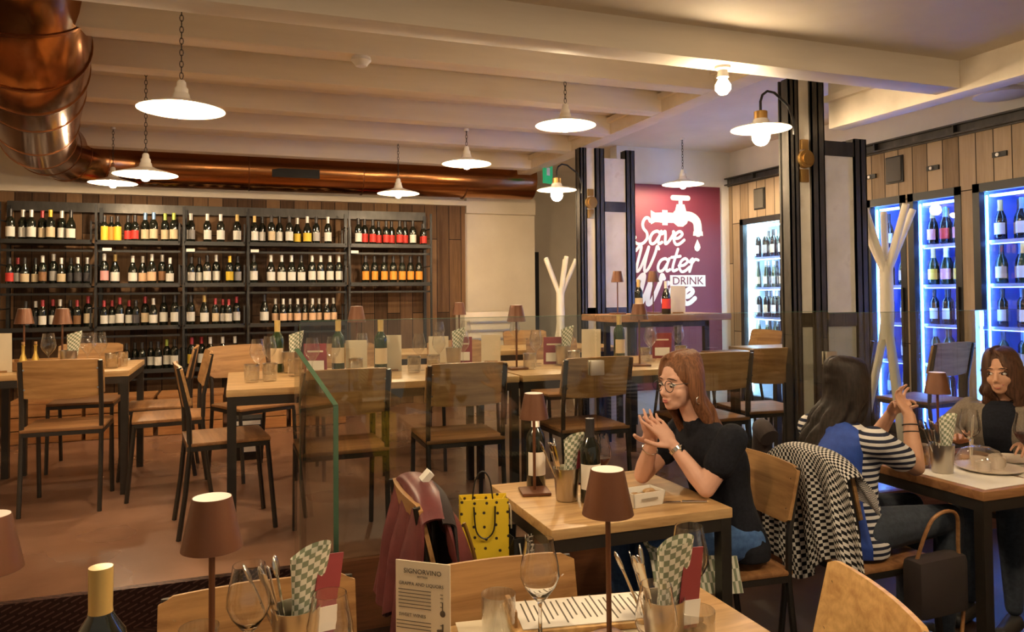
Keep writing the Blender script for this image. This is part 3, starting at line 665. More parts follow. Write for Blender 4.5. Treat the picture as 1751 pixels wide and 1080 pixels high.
GL = {  # letters as strokes; x-height 1, baseline 0
 'S': (1.15, [[(1.1, 1.75), (.95, 2.0), (.7, 1.98), (.55, 1.6), (.65, 1.2), (.95, .85), (1.0, .4), (.7, .02), (.3, .0), (.02, .25), (.1, .5)]]),
 'a': (1.0, [[(.85, .8), (.6, 1.0), (.25, .85), (.08, .4), (.2, .03), (.5, .1), (.78, .6)], [(.9, 1.0), (.75, .35), (.82, .03), (1.05, .15)]]),
 'v': (.85, [[(-.02, .8), (.18, 1.0), (.26, .6), (.3, .05), (.55, .2), (.85, .75), (.85, 1.0), (1.0, .8)]]),
 'e': (.85, [[(.05, .45), (.45, .5), (.72, .8), (.5, 1.02), (.2, .8), (.1, .35), (.3, .0), (.6, .05), (.92, .35)]]),
 't': (.65, [[(.5, 1.75), (.25, .5), (.3, .05), (.6, .15)], [(.05, 1.1), (.75, 1.2)]]),
 'r': (.7, [[(.02, .75), (.25, 1.0), (.2, .5), (.1, .0)], [(.2, .6), (.45, .95), (.72, .9)]]),
 'W': (1.75, [[(.0, 1.6), (.25, 1.95), (.38, 1.8), (.2, .4), (.25, .0), (.5, .3), (.85, 1.5), (.95, 1.85), (.8, .6), (.85, .0), (1.15, .3), (1.5, 1.4), (1.6, 1.95), (1.75, 1.75)]]),
 'i': (.45, [[(.25, 1.0), (.1, .3), (.2, .02), (.45, .2)], [(.33, 1.4), (.34, 1.42)]]),
 'n': (.95, [[(.15, 1.0), (.05, .0)], [(.1, .5), (.45, 1.0), (.7, .85), (.6, .2), (.75, .02), (.95, .2)]])}
def script_word(b, s, x, z, h, w, y):
    for ch in s:
        adv, st = GL[ch]
        for q in st: ribbon(b, [(x + (p[0] * 1.14 + p[1] * .14) * h, z + p[1] * h) for p in q], w, y)
        x += (adv * 1.14 + .01) * h
    return x
t = thing('wall_poster', 'tall burgundy poster with a white tap and the words Save Water Drink', 'poster', (3.66, 6.545, 0))
MB().box((.49, .004, 1.56), (1.06, .016, 2.04)).build('poster_board', M['poster'], t, smooth=False)
PY = -.006
b = MB(); script_word(b, 'Save', .0, 1.985, .128, .030, PY); b.build('script_word', M['paper_white'], t, smooth=False, fix=False)
b = MB(); script_word(b, 'Water', .0, 1.712, .128, .030, PY); b.build('script_word', M['paper_white'], t, smooth=False, fix=False)
b = MB(); script_word(b, 'Wine', .015, 1.39, .145, .048, PY); b.build('script_word', M['paper_white'], t, smooth=False, fix=False)
def flat(b, pts):
    FL[0] -= 2e-4; b.bm.faces.new([b.bm.verts.new((p[0], PY + FL[0], p[1])) for p in pts]); return b
FL = [-.001]
b = MB()   # the tap, as a flat printed shape
def rb(pts, w):
    FL[0] -= 4e-4; ribbon(b, pts, w, PY + FL[0])
rb([(.455, 2.455), (.635, 2.455)], .052); rb([(.545, 2.45), (.545, 2.36)], .045)
flat(b, [(.50, 2.39), (.59, 2.39), (.625, 2.27), (.465, 2.27)])
rb([(.54, 2.255), (.541, 2.256)], .19); rb([(.30, 2.25), (.54, 2.25)], .10)
flat(b, [(.20, 2.32), (.25, 2.295), (.33, 2.30), (.33, 2.20), (.25, 2.205), (.20, 2.18)]); flat(b, [(.33, 2.325), (.39, 2.325), (.39, 2.175), (.33, 2.175)])
rb([(.54, 2.265), (.65, 2.27), (.73, 2.22), (.745, 2.11)], .095); flat(b, [(.685, 2.075), (.805, 2.075), (.80, 2.12), (.69, 2.12)])
flat(b, [(.735, 2.04), (.765, 1.985), (.772, 1.955), (.755, 1.925), (.73, 1.915), (.705, 1.93), (.697, 1.957), (.71, 1.99)])
b.build('tap_drawing', M['paper_white'], t, smooth=False, fix=False)
b = MB(); flat(b, [(.408, 1.675), (.825, 1.675), (.825, 1.560), (.408, 1.560)]); wb_ = b.build('word_box', M['paper_white'], t, smooth=False, fix=False)
text_mesh('lettering', 'DRINK', .112, M['poster'], wb_, (.617, PY + FL[0] - .002, 1.614), (PI / 2, 0, 0), sx=1.08)

# ------------------------------------------------------------------ chairs
def make_chair(label):
    """origin on the floor under the seat, facing +y; steel tube frame, oak seat and back"""
    t = thing('dining_chair', label, 'chair', (0, 0, 0)); w = .195
    fr = M['frame']
    for s in (-1, 1):
        MB().tube([(s * w, -.235, 0), (s * w, -.205, .22), (s * w, -.185, .43), (s * w, -.190, .60), (s * w, -.235, .845)], .0125, 8).build('rear_leg', fr, t)
        MB().tube([(s * w, .225, 0), (s * w, .205, .22), (s * w, .185, .445)], .0125, 8).build('front_leg', fr, t)
    b = MB()
    for s in (-1, 1): b.bar((s * w, -.187, .44), (s * w, .187, .44), .022)
    b.bar((-w, .187, .44), (w, .187, .44), .022).bar((-w, -.187, .44), (w, -.187, .44), .022); b.build('seat_frame', fr, t)
    MB().box((0, 0, .461), (.41, .40, .020), bev=.007).build('seat', M['oak_dark'], t)
    # back: curved board with rounded top corners
    b = MB(); n = 14; vs = []
    for i in range(n + 1):
        u = -1 + 2 * i / n; x = u * .212; yb = -.225 - .018 * (1 - u * u) + .012
        e = max(0, (abs(u) - .90) / .10); dz = .014 * e * e
        vs.append([(x, yb + .030, .645 + dz - .012 * (1 - u * u)), (x, yb - .012, .85 - dz + .004 * (1 - u * u))])
    rows = []
    for q in vs:
        lo, hi = Vector(q[0]), Vector(q[1]); th = Vector((0, .007, .001))
        rows.append([b.bm.verts.new(p) for p in (lo - th, hi - th, hi + th, lo + th)])
    for A, B2 in zip(rows, rows[1:]):
        for k in range(4): b.bm.faces.new((A[k], A[(k + 1) % 4], B2[(k + 1) % 4], B2[k]))
    b.bm.faces.new(rows[0][::-1]); b.bm.faces.new(rows[-1])
    bk_ = b.build('backrest', M['oak'], t)
    for s in (-1, 1):
        for z in (.69, .80): MB().cyl((s * .18, -.222 + (.69 - z) * .2 + .014, z), (s * .18, -.205 + (.69 - z) * .2 + .014, z), .005, seg=10).build('screw', M['cutlery'], bk_)
    return t
chair0 = make_chair('oak and steel chair turned sideways at the left end of the long table')
chair0.location = (-.06, 4.28, PF); chair0.rotation_euler = (0, 0, -PI / 2 + .12)
CG = 'oak and steel dining chairs on the platform'
chair0['group'] = CG
L_ = 'oak and steel chair '
for x, y, r, z, l in [
    (.475, 3.80, .02, PF, 'behind the slanted glass edge at the end of the rail'),
    (1.09, 3.86, -.02, PF, 'at the long table, back to the rail, above the burgundy jacket'),
    (1.82, 3.88, .02, PF, 'seen behind the square glass clamp left of the woman in glasses'),
    (2.60, 3.86, -.03, PF, 'directly behind the head of the woman in glasses'),
    (3.13, 3.98, -.12, PF, 'against the near pillar, beyond the woman in glasses'),
    (3.93, 4.28, .10, PF, 'against blue light, behind the tall coat stand legs'),
    (4.37, 3.87, .12, PF, 'behind the smiling woman in the blazer, before the blue fridge'),
    (-.92, 5.02, .0, PF, 'with its broad back towards the camera at the left table'),
    (-.50, 5.68, PI / 2, PF, 'side on at the left table, the farther of its right chairs'),
    (-.40, 5.12, PI / 2 + .1, PF, 'side on between the left table and the long table'),
    (-1.02, 6.12, PI, PF, 'beyond the left table facing the camera'),
    (.10, 5.42, PI + .5, PF, 'angled at the far left corner of the long table'),
    (.72, 5.22, PI, PF, 'beyond the long table behind the tall menu card'),
    (1.52, 5.20, PI, PF, 'beyond the long table behind its rust lamp'),
    (2.30, 5.20, PI, PF, 'beyond the long table below the high table'),
    (2.5, 6.3, PI, PF, 'at the rear table near the farther pillar'),
    (4.22, 5.55, PI / 2, PF, 'by the white-lit fridge beyond the near pillar'),
    (1.76, 2.52, PI / 2 - .08, 0, 'under the woman in glasses'),
    (2.355, 2.41, -PI / 2, 0, 'under the woman in the blue vest, carrying a houndstooth coat'),
    (3.54, 2.64, PI / 2 + .3, 0, 'under the smiling woman in the taupe blazer'),
    (.76, 2.52, -PI / 2, 0, 'holding the burgundy jacket and shopping bags'),
    (.05, 1.60, PI, 0, 'across the foreground table, behind its left wineglasses'),
    (.58, 1.545, PI - .04, 0, 'across the foreground table, behind the tumbler and wineglass'),
    (1.10, 1.37, PI / 2 - .32, 0, 'at the lower right end of the foreground table')]:
    c = dup(chair0, (x, y, z), r, L_ + l, CG if z else 'oak and steel dining chairs on the lower floor')
    if y < 1.7:
        for ch in c.children:
            if ch.name.startswith('backrest') or ch.name.startswith('seat'):
                ch.data = ch.data.copy(); ch.data.materials[0] = M['oak' if x < 1 else 'oak_light'] if 'seat_frame' not in ch.name else M['frame']

# ------------------------------------------------------------------ tables
def table(x0, x1, y0, y1, z, lab, floor, m='oak_top', group=None, th=.035):
    t = thing('dining_table', lab, 'table', ((x0 + x1) / 2, (y0 + y1) / 2, floor), 0, group); w, d, h = x1 - x0, y1 - y0, z - floor
    MB().box((0, 0, h - th / 2), (w, d, th), bev=.004).build('tabletop', M[m], t)
    b = MB(); a, c = w / 2 - .025, d / 2 - .025; zz = h - th - .022
    for s in (-1, 1): b.box((0, s * c, zz), (w - .03, .04, .042)).box((s * a, 0, zz), (.04, d - .03, .042))
    b.build('under_frame', M['frame'], t, smooth=False)
    for sx in (-1, 1):
        for sy in (-1, 1): MB().box((sx * a, sy * c, (h - th) / 2), (.042, .042, h - th)).build('leg', M['frame'], t, smooth=False)
    return t
TZ = PF + .75
table(-.05, 1.44, 3.84, 4.72, TZ, 'long oak table on the platform, left half, with bottles and menus', PF)
table(1.46, 2.88, 3.84, 4.72, TZ, 'long oak table on the platform, right half, with a rust lamp', PF)
table(1.0, 3.0, 5.55, 6.15, TZ, 'rear oak table standing behind the long tables', PF)
table(-1.38, -.62, 5.12, 5.95, TZ, 'oak table at the left with a tray, glasses and menus', PF)
table(-2.6, -1.42, 5.0, 5.9, TZ, 'oak table at the far left edge of the platform', PF)
table(3.78, 4.5, 4.62, 5.2, TZ, 'oak table between the near pillar and the blue fridges', PF)
WT = table(.945, 1.635, 2.24, 2.86, .75, 'oak table of the woman in glasses, lit by a small lamp', 0)
table(2.62, 3.27, 2.06, 2.68, .75, 'dark-edged oak table between the two chatting women', 0, m='oak_dark')
FT_ = table(-.85, 1.12, .98, 1.69, .75, 'foreground oak table with menus, lamps and wineglasses', 0)
t = thing('bar_table', 'high oak-topped bar table in front of the burgundy poster', 'table', (3.13, 5.25, PF))
MB().box((0, 0, 1.0), (1.04, .55, .05), bev=.005).build('tabletop', M['oak_dark'], t)
for sx in (-1, 1):
    for sy in (-1, 1): MB().box((sx * .33, sy * .2, .487), (.04, .04, .975)).build('leg', M['black'], t, smooth=False)
MB().box((0, 0, .95), (.70, .44, .04)).build('under_frame', M['black'], t, smooth=False)
for i, (x, y) in enumerate([(3.09, 4.78), (3.51, 4.78)]):
    t = thing('bar_stool', 'tall black bar stool at the high table, %s one' % ['left', 'right'][i], 'stool', (x, y, PF))
    MB().box((0, 0, .73), (.34, .34, .03), bev=.01).build('seat', M['oak_dark'], t)
    for sx in (-1, 1):
        for sy in (-1, 1): MB().bar((sx * .19, sy * .19, 0), (sx * .12, sy * .12, .72), .018).build('leg', M['black'], t)
    MB().box((0, .155, .25), (.33, .015, .015)).build('footrest', M['black'], t)
# benches of crates along the wall
for i, (x0, x1) in enumerate([(-1.75, -1.22), (-1.19, -.68), (-.64, -.12), (-.08, .42), (.46, .95)]):
    t = thing('wooden_crate', 'orange-brown wooden crate under the wine shelves, %s from left' % ORD[i], 'crate', ((x0 + x1) / 2, 7.35, PF), 0, 'wooden crates under the wine shelving')
    b = MB(); w = x1 - x0
    for k in range(3): b.box((0, -.19, .055 + k * .108), (w, .015, .10)).box((0, .19, .055 + k * .108), (w, .015, .10))
    for s in (-1, 1): b.box((s * (w / 2 - .008), 0, .165), (.015, .365, .325))
    b.build('crate_body', M['crate'], t, smooth=False)
    MB().box((0, 0, .333), (w + .01, .40, .018)).build('lid', M['crate'], t, smooth=False)
t = thing('carton', 'black carton with white print on the platform floor under the long table', 'box', (.07, 5.95, PF))
MB().box((0, 0, .15), (.22, .2, .30), bev=.003).build('carton_body', M['black'], t)
MB().box((.02, -.101, .12), (.10, .002, .12)).box((0, -.101, .27), (.18, .002, .03)).build('print', M['paper_white'], t, smooth=False)

# ------------------------------------------------------------------ glass rail
def pane(name, lab, pts, n, edge=True):
    t = thing('glass_railing', lab, 'glass railing', (0, 0, 0), 0, 'glass rail panels'); n = Vector(n)
    MB().poly(pts, n).build('pane', M['pane'], t, smooth=False)
    return t
RT = 1.392
t = pane('glass_panel', 'clear glass rail panel from the slanted edge to the first clamp', [(.262, 3.47, .22), (1.715, 3.47, .22), (1.715, 3.47, RT), (.262, 3.47, RT)], (0, .016, 0))
b = MB(); b.box((.99, 3.478, RT + .001), (1.45, .016, .002)).box((.261, 3.478, .8), (.002, .016, 1.16)); b.build('polished_edge', M['glass_edge'], t, smooth=False)
t = pane('glass_panel', 'clear glass rail panel behind the woman in glasses', [(1.724, 3.47, .22), (3.215, 3.47, .22), (3.215, 3.47, RT - .008), (1.724, 3.47, RT - .004)], (0, .016, 0))
MB().box((2.47, 3.478, RT - .003), (1.48, .016, .002)).build('polished_edge', M['glass_edge'], t, smooth=False)
t = pane('glass_panel', 'clear glass rail panel behind the smiling woman, at the right edge', [(3.225, 3.47, .22), (4.78, 3.47, .22), (4.78, 3.47, RT - .02), (3.225, 3.47, RT - .012)], (0, .016, 0))
MB().box((4.0, 3.478, RT - .016), (1.55, .016, .002)).build('polished_edge', M['glass_edge'], t, smooth=False)
A, Bp = Vector((.235, 3.44, 0)), Vector((.352, 3.02, 0))
t = thing('glass_railing', 'stair guard glass with a slanted green edge beside the diamond plate step', 'glass railing', (0, 0, 0), 0, 'glass rail panels')
nn = Vector((.42, .117, 0)).normalized() * .016
MB().poly([A + V(0, 0, .32), Bp + V(0, 0, .34), Bp + V(0, 0, 1.075), A + V(0, 0, 1.27), A + V(0, 0, 1.38)], nn).build('pane', M['pane'], t, smooth=False)
b = MB(); nr = nn.normalized()
e = Vector((0, 0, .0008))
b.poly([Bp + V(0, 0, .26), Bp + V(0, 0, 1.075) , Bp + V(0, 0, 1.075) + nn * 1.3, Bp + V(0, 0, .26) + nn * 1.3], (Bp - A).normalized() * .003)
b.poly([A + V(0, 0, 1.271), Bp + V(0, 0, 1.076), Bp + V(0, 0, 1.076) + nn * 1.3, A + V(0, 0, 1.271) + nn * 1.3], (0, 0, .003))
b.build('polished_edge', M['glass_edge'], t, smooth=False)
MB().box((Bp.x + .005, Bp.y + .06, .21), (.05, .10, .12)).box((.30, 3.25, .205), (.05, .36, .10), rot=(0, 0, .27)).build('floor_clamp', M['black'], t, smooth=False)
for x, z, l in [(1.722, 1.125, 'square satin clamp on the glass rail left of the woman in glasses'), (3.222, 1.118, 'square satin clamp on the glass rail above the black-haired woman')]:
    t = thing('glass_clamp', l, 'clamp', (x, 3.478, z))
    MB().box((0, -.014, 0), (.075, .012, .075), bev=.002).build('front_plate', M['clamp'], t); MB().box((0, .014, 0), (.075, .012, .075), bev=.002).build('rear_plate', M['clamp'], t)

# ------------------------------------------------------------------ coat stands
def coat_rack(x, y, z, H, lab, s=1.0, r=0):
    t = thing('coat_stand', lab, 'coat stand', (x, y, z), r)
    for k, a in enumerate([.35, 1.7, 2.75, 4.2, 5.4]):
        d = Vector((math.cos(a), math.sin(a), 0))
        MB().tube([d * .010 + V(0, 0, H * .70), d * .022 + V(0, 0, H * .765), d * (.175 * s) + V(0, 0, H * (.975 + .012 * (k % 2)))], [.024, .024, .022], 10).build('branch', M['rack'], t)
    MB().tube([(0, 0, H * .50), (0, 0, H * .62), (0, 0, H * .785)], [.038, .044, .040], 14).build('trunk', M['rack'], t)
    for k, a in enumerate([-.30, 1.80, 3.90]):
        d = Vector((math.cos(a), math.sin(a), 0))
        MB().tube([d * .012 + V(0, 0, H * .60), d * .028 + V(0, 0, H * .50), d * (.205 * s) + V(0, 0, .012)], [.024, .026, .025], 10).build('leg', M['rack'], t)
    return t
coat_rack(3.945, 3.745, PF, 1.76, 'tall pale wooden coat stand before the blue fridges', 1.0, .45)
coat_rack(3.10, 7.06, PF, 1.58, 'smaller pale wooden coat stand left of the farther pillar', .95, .5)

# ------------------------------------------------------------------ table things
def table_lamp(x, y, z, lab, lit=False, s=1.0, light=0):
    t = thing('table_lamp', lab, 'lamp', (x, y, z), random.uniform(-.3, .3)); t.scale = (s, s, s)
    b = MB(); b.box((0, 0, .007), (.11, .11, .012), bev=.004); b.build('base', M['rust'], t)
    MB().cyl((0, 0, .012), (0, 0, .30), .0058, seg=12).build('pole', M['rust'], t)
    sh_ = MB().lathe([(.034, .375), (.036, .378), (.056, .282), (.054, .281), (.033, .374)], seg=32).build('shade', M['rust'], t, angle=50)
    MB().lathe([(0, .3795), (.0345, .378), (.0345, .372), (0, .372)], seg=28).build('diffuser', M['rust_top'], sh_)
    if lit: MB().cyl((0, 0, .330), (0, 0, .336), .030, seg=20).build('light_disc', M['rust_lit'], t)
    return t
table_lamp(-.045, 1.55, .75, 'rust table lamp standing left of centre in the foreground')
table_lamp(.752, 1.47, .75, 'rust table lamp in the foreground in front of the woman\'s table')
table_lamp(-.412, 1.57, .75, 'rust table lamp cut off by the left edge of the photo')
table_lamp(1.062, 2.68, .75, 'lit rust table lamp on the table of the woman in glasses', lit=True)
table_lamp(3.03, 2.60, .75, 'rust table lamp on the table of the two chatting women')
table_lamp(1.55, 4.18, TZ, 'rust table lamp on the long table below the cream back wall')
table_lamp(.68, 4.62, TZ, 'rust table lamp on the long table in front of the cream-labelled bottles')
table_lamp(2.30, 4.05, TZ, 'rust table lamp on the long table beside the farther pillar')
table_lamp(1.65, 5.75, TZ, 'rust table lamp on the rear table before the corner of the boarded wall')
table_lamp(-1.27, 5.55, TZ, 'rust table lamp on the left table, left one of two')
table_lamp(-1.02, 5.35, TZ, 'rust table lamp on the left table, right one of two')
table_lamp(2.82, 5.30, PF + 1.025, 'rust lamp at the left end of the high bar table', s=.9)
table_lamp(3.13, 5.28, PF + 1.025, 'dark lamp in the middle of the high bar table', s=.9)

GM = {}
def glass_mesh(kind):
    if kind in GM: return GM[kind]
    if kind == 'clear_wine':
        pr = [(0, 0), (.036, 0), (.0365, .002), (.012, .0065), (.0045, .014), (.0040, .085), (.006, .095), (.016, .104), (.034, .128), (.0430, .150), (.0415, .172), (.0345, .205), (.0310, .228), (.0300, .228), (.0333, .205), (.0400, .172), (.0413, .150), (.0325, .1295), (.0150, .1065), (.0, .1030)]
        GM[kind] = MB().lathe(pr, seg=40).mesh('wineglass', M['clear_glass'], angle=50); return GM[kind]
    if kind == 'clear_tumbler':
        pr = [(0, 0), (.034, 0), (.0365, .004), (.0392, .092), (.0385, .0935), (.0375, .092), (.0350, .012), (.031, .009), (0, .009)]
        GM[kind] = MB().lathe(pr, seg=40).mesh('tumbler', M['clear_glass'], angle=50); return GM[kind]
    if kind == 'wine': pr = [(0, .001), (.036, .001), (.036, .003), (.010, .006), (.0042, .012), (.0038, .085), (.006, .095), (.016, .104), (.034, .128), (.0425, .150), (.041, .172), (.034, .205), (.0305, .228)]
    elif kind == 'tumbler': pr = [(0, .001), (.034, .001), (.0365, .006), (.039, .092), (.0385, .094), (.036, .010), (0, .008)]
    elif kind == 'small': pr = [(0, .001), (.026, .001), (.028, .004), (.032, .075), (.031, .076), (.027, .006), (0, .006)]
    GM[kind] = MB().lathe(pr, seg=28).mesh({'wine': 'wineglass'}.get(kind, 'tumbler'), M['wglass'], angle=60, fix=False); return GM[kind]
def wineglass(x, y, z, lab, fill=None, s=1.0, group=None):
    o = ob('wineglass', glass_mesh('clear_wine' if z < .8 else 'wine')); o.location = (x, y, z); o.scale = (s, s, s); tag(o, lab, 'glass', group)
    if fill:
        MB().lathe([(0, .1035), (.015, .1045), (.0325, .128), (.0395, .143), (0, .143)], seg=24).build('wine', M[fill], o)
    return o
def tumbler(x, y, z, lab, kind='tumbler', fill=None, group=None):
    o = ob('tumbler', glass_mesh(kind)); o.location = (x, y, z); tag(o, lab, 'glass', group)
    if fill: MB().lathe([(0, .010), (.033, .012), (.035, .055), (0, .055)], seg=20).build('drink', M[fill], o)
    return o
wineglass(.613, 1.522, .75, 'empty wineglass standing before the open paper menu on the foreground table')
wineglass(.022, 1.592, .75, 'wineglass in front of the green checked napkin at the left of the foreground table')
wineglass(.157, 1.405, .75, 'wineglass between the red card and the beige menu on the foreground table', s=.97)
wineglass(.965, 1.485, .75, 'wineglass right of the napkin and cutlery on the foreground table')
wineglass(.738, 1.250, .75, 'wineglass in front of the metal cutlery pot on the foreground table', s=.93)
tumbler(.545, 1.60, .75, 'clear tumbler at the left end of the open paper menu')
tumbler(-.072, 1.66, .75, 'clear tumbler under the left foreground lamp')
tumbler(.905, 1.37, .75, 'clear tumbler at the right end of the foreground table')

def cutlery_pot(x, y, z, lab, rz=0, card=True, full=True, h=.12):
    t = thing('cutlery_pot', lab, 'cutlery pot', (x, y, z), rz)
    MB().lathe([(0, .002), (.037, .002), (.040, .006), (.048, h), (.046, h), (.037, .008), (0, .007)], seg=28).build('pot', M['bucket'], t)
    if full:
        for k in range(6):
            a = 2.2 + k * .33; d = Vector((math.cos(a), math.sin(a) * .6, 0)); b = MB()
            p0 = d * .012 + V(0, 0, .012); p1 = d * (.055 + .02 * (k % 3)) + V(0, 0, .20 + .012 * (k % 2)); dd = (p1 - p0).normalized()
            b.tube([p0, p0.lerp(p1, .6)], .0028, 6)
            mid = p0.lerp(p1, .6)
            if k % 2: b.box(mid.lerp(p1, .5), (.016, .0025, (p1 - mid).length), rot=dd.to_track_quat('Z', 'Y').to_euler(), bev=.001)
            else:
                b.ball(p1, .017, (.75, .3, 1.35), 12, 8, rot=dd.to_track_quat('Z', 'Y').to_matrix())
                b.tube([mid, p1], .003, 6)
            b.build('knife' if k % 2 else 'spoon', M['cutlery'], t)
    def fn(u, v):
        a = u * 2 * PI; r = .026 + .020 * v + .004 * math.sin(3 * a + v * 4)
        return (.012 + r * math.cos(a) * .9 + .022 * v, r * math.sin(a) * .55, .03 + .20 * v + .012 * math.cos(a))
    MB().grid(fn, 28, 10, uvs=(.22, .20), thick=0).build('napkin', M['checked'], t)
    if card:
        b = MB(); b.box((.062, -.012, .135), (.060, .003, .165), rot=(0, .16, .3)); b.build('red_card', M['maroon'], t, smooth=False)
        b = MB(); b.box((.060, -.0145, .085), (.056, .003, .05), rot=(0, .16, .3)); b.build('card_print', M['paper_white'], t, smooth=False)
    return t
cutlery_pot(.838, 1.395, .75, 'metal cutlery pot with checked napkin and red card, foreground right', 0)
cutlery_pot(.112, 1.625, .75, 'metal cutlery pot with green checked napkin, foreground left', .2)
cutlery_pot(1.135, 2.545, .75, 'shiny cutlery pot beside the lit lamp on the woman\'s table', .1)
cutlery_pot(2.745, 2.34, .75, 'steel cutlery pot with checked napkin on the right table', 0, card=False)

def menu_card(x, y, z, w, h, lab, rz=0, text=True, m='paper', lean=0.06):
    t = thing('menu_card', lab, 'menu', (x, y, z), rz)
    o = MB().box((0, 0, h / 2), (w, .003, h), rot=(lean, 0, 0)).build('card', M[m], t, smooth=False)
    MB().box((0, .02, .006), (w * .7, .05, .010)).build('holder', M['oak'], t, smooth=False)
    return t, o
mx_, my_ = .348, 1.488
t, card = menu_card(mx_, my_, .75, .118, .225, 'beige printed drinks menu standing in the centre of the foreground table', -.66, lean=0)
def mtext(s, z, size, x=0, al='CENTER'): text_mesh('lettering', s, size, M['ink'], card, (x, -.0022, z), (PI / 2, 0, 0), depth=.0002, align=al)
mtext('SIGNORVINO', .205, .0135); mtext('BOTTEGA', .195, .005)
mtext('GRAPPA AND LIQUORS', .180, .0092, -.052, 'LEFT')
mtext('SWEET WINES', .118, .0092, -.052, 'LEFT'); mtext('SPIRITS & COCKTAILS', .072, .0092, -.052, 'LEFT')
b = MB()
for z in (.168, .161, .154, .147, .140, .133, .106, .099, .092, .060, .053, .046, .039): b.box((-.016 - .004 * math.sin(z * 900), -.0018, z), (.068 + .008 * math.sin(z * 900), .0006, .0014))
for z in (.165, .158, .150, .141, .105, .097): b.box((.041, -.0018, z), (.006, .0006, .0012))
b.build('menu_lines', M['ink'], card, smooth=False)
b = MB(); b.tube([(.043, -.002, .125), (.043, -.002, .150)], .0012, 5).ball((.043, -.0015, .128), .006, (1, .15, 1.1)).ball((.043, -.0015, .078), .0075, (1, .15, 1)).tube([(.043, -.002, .08), (.043, -.002, .108)], .0018, 5).ball((.036, -.0015, .094), .006, (1, .15, .5)).ball((.046, -.0015, .062), .008, (1, .15, .8))
b.build('bottle_sketch', M['ink'], card)
# open paper menu on its board, and placemat
t = thing('menu_board', 'open paper menu lying on a wooden board on the foreground table', 'menu', (.80, 1.60, .752), -.17)
MB().box((0, .01, .008), (.44, .17, .014), bev=.003).build('board', M['oak_light'], t)
MB().box((.0, .01, .0165), (.40, .15, .002)).build('paper', M['paper_white'], t, smooth=False)
MB().box((-.215, 0, .028), (.012, .10, .045), bev=.003).build('clip_block', M['oak'], t)
b = MB()
for k in range(26):
    x = -.18 + k * .0145; b.box((x, .02 + .012 * math.sin(k * 1.7), .0178), (.0035, .10 + .025 * math.sin(k * 2.3), .0006))
b.build('menu_lines', M['ink'], t, smooth=False)
tag(MB().box((.66, 1.52, .7512), (.42, .30, .0016), rot=(0, 0, -.14)).build('placemat', M['paper'], smooth=False), 'beige paper placemat under the wineglass on the foreground table', 'placemat')
bottle(-.206, 1.376, .751, 'bordeaux', 'white', 'gold', 'gold-capped dark wine bottle at the lower left of the foreground table', glass='bottle', sc=1.08, seg=28, lh=(.03, .12))
# woman's table
bottle(1.205, 2.49, .751, 'bordeaux', 'white', 'black', 'dark wine bottle with a black neck in front of the woman in glasses', seg=24)
bottle(1.10, 2.76, .751, 'bordeaux', 'white', 'white', 'wine bottle with bright white capsule behind the lit lamp', seg=24)
wineglass(1.275, 2.55, .751, 'half-full red wine glass beside the dark bottle on the woman\'s table', fill='redwine')
t = thing('food_tray', 'white paper food box on the corner of the woman\'s table', 'food box', (1.365, 2.40, .751), .12)
b = MB(); b.poly([(-.062, -.04, 0), (.062, -.04, 0), (.07, -.046, .05), (-.07, -.046, .05)], (0, .004, 0)).poly([(-.062, .04, 0), (.062, .04, 0), (.07, .046, .05), (-.07, .046, .05)], (0, -.004, 0))
b.poly([(-.062, -.04, 0), (-.062, .04, 0), (-.07, .046, .05), (-.07, -.046, .05)], (.004, 0, 0)).poly([(.062, -.04, 0), (.062, .04, 0), (.07, .046, .05), (.07, -.046, .05)], (-.004, 0, 0)).box((0, 0, .002), (.122, .08, .003))
b.build('tray', M['paper_white'], t, smooth=False)
b = MB()
for k in range(9): b.ball((random.uniform(-.05, .05), random.uniform(-.03, .03), .035), .018, (1.3, .9, .6), 8, 6)
b.build('bread', M['oak_top'], t)
MB().box((0, -.0475, .027), (.07, .001, .008), rot=(-.11, 0, 0)).build('print', M['clamp'], t, smooth=False)
t = thing('cutlery', 'knife lying by the elbow of the woman in glasses', 'cutlery', (1.50, 2.36, .753), -.35)
MB().box((-.05, 0, .001), (.10, .012, .002)).build('blade', M['cutlery'], t); MB().box((.05, 0, .002), (.09, .014, .006), bev=.002).build('handle', M['cutlery'], t)
# right table
tumbler(2.76, 2.46, .751, 'short tumbler of amber drink near the striped elbow', fill='beer')
wineglass(3.03, 2.44, .751, 'empty wineglass behind the glass cloche on the right table')
wineglass(3.15, 2.28, .751, 'wineglass with red wine held by the smiling woman', fill='redwine')
t = thing('serving_plate', 'grey serving plate with ramekins under a clear dome on the right table', 'plate', (2.96, 2.30, .751), .1)
MB().lathe([(0, .004), (.10, .004), (.125, .014), (.127, .016), (.10, .008), (0, .007)], seg=32).build('plate', M['ceramic'], t)
for x, y, h in [(-.055, -.01, .035), (.02, -.02, .055), (.065, .0, .05), (0, .045, .04)]: MB().lathe([(0, .008), (.026, .008), (.029, .008 + h), (.026, .008 + h), (.024, .012), (0, .012)], (x, y, 0), seg=18).build('ramekin', M['ceramic'], t)
MB().lathe([(.095, .012), (.093, .045), (.07, .080), (.035, .095), (0, .098)], (-.01, .03, 0), seg=28).build('dome', M['wglass'], t)
t = thing('serving_plate', 'small plate at the right end of the right table', 'plate', (3.22, 2.38, .751), .1)
MB().lathe([(0, .004), (.08, .004), (.10, .014), (.08, .008), (0, .007)], seg=28).build('plate', M['ceramic'], t)
tag(MB().box((2.80, 2.25, .7515), (.30, .33, .0016), rot=(0, 0, .03)).build('placemat', M['paper_white'], smooth=False), 'pale paper placemat at the near corner of the right table', 'placemat')
tag(MB().box((3.11, 2.30, .7515), (.28, .36, .0016), rot=(0, 0, .02)).build('placemat', M['paper_white'], smooth=False), 'pale paper placemat in front of the smiling woman', 'placemat')
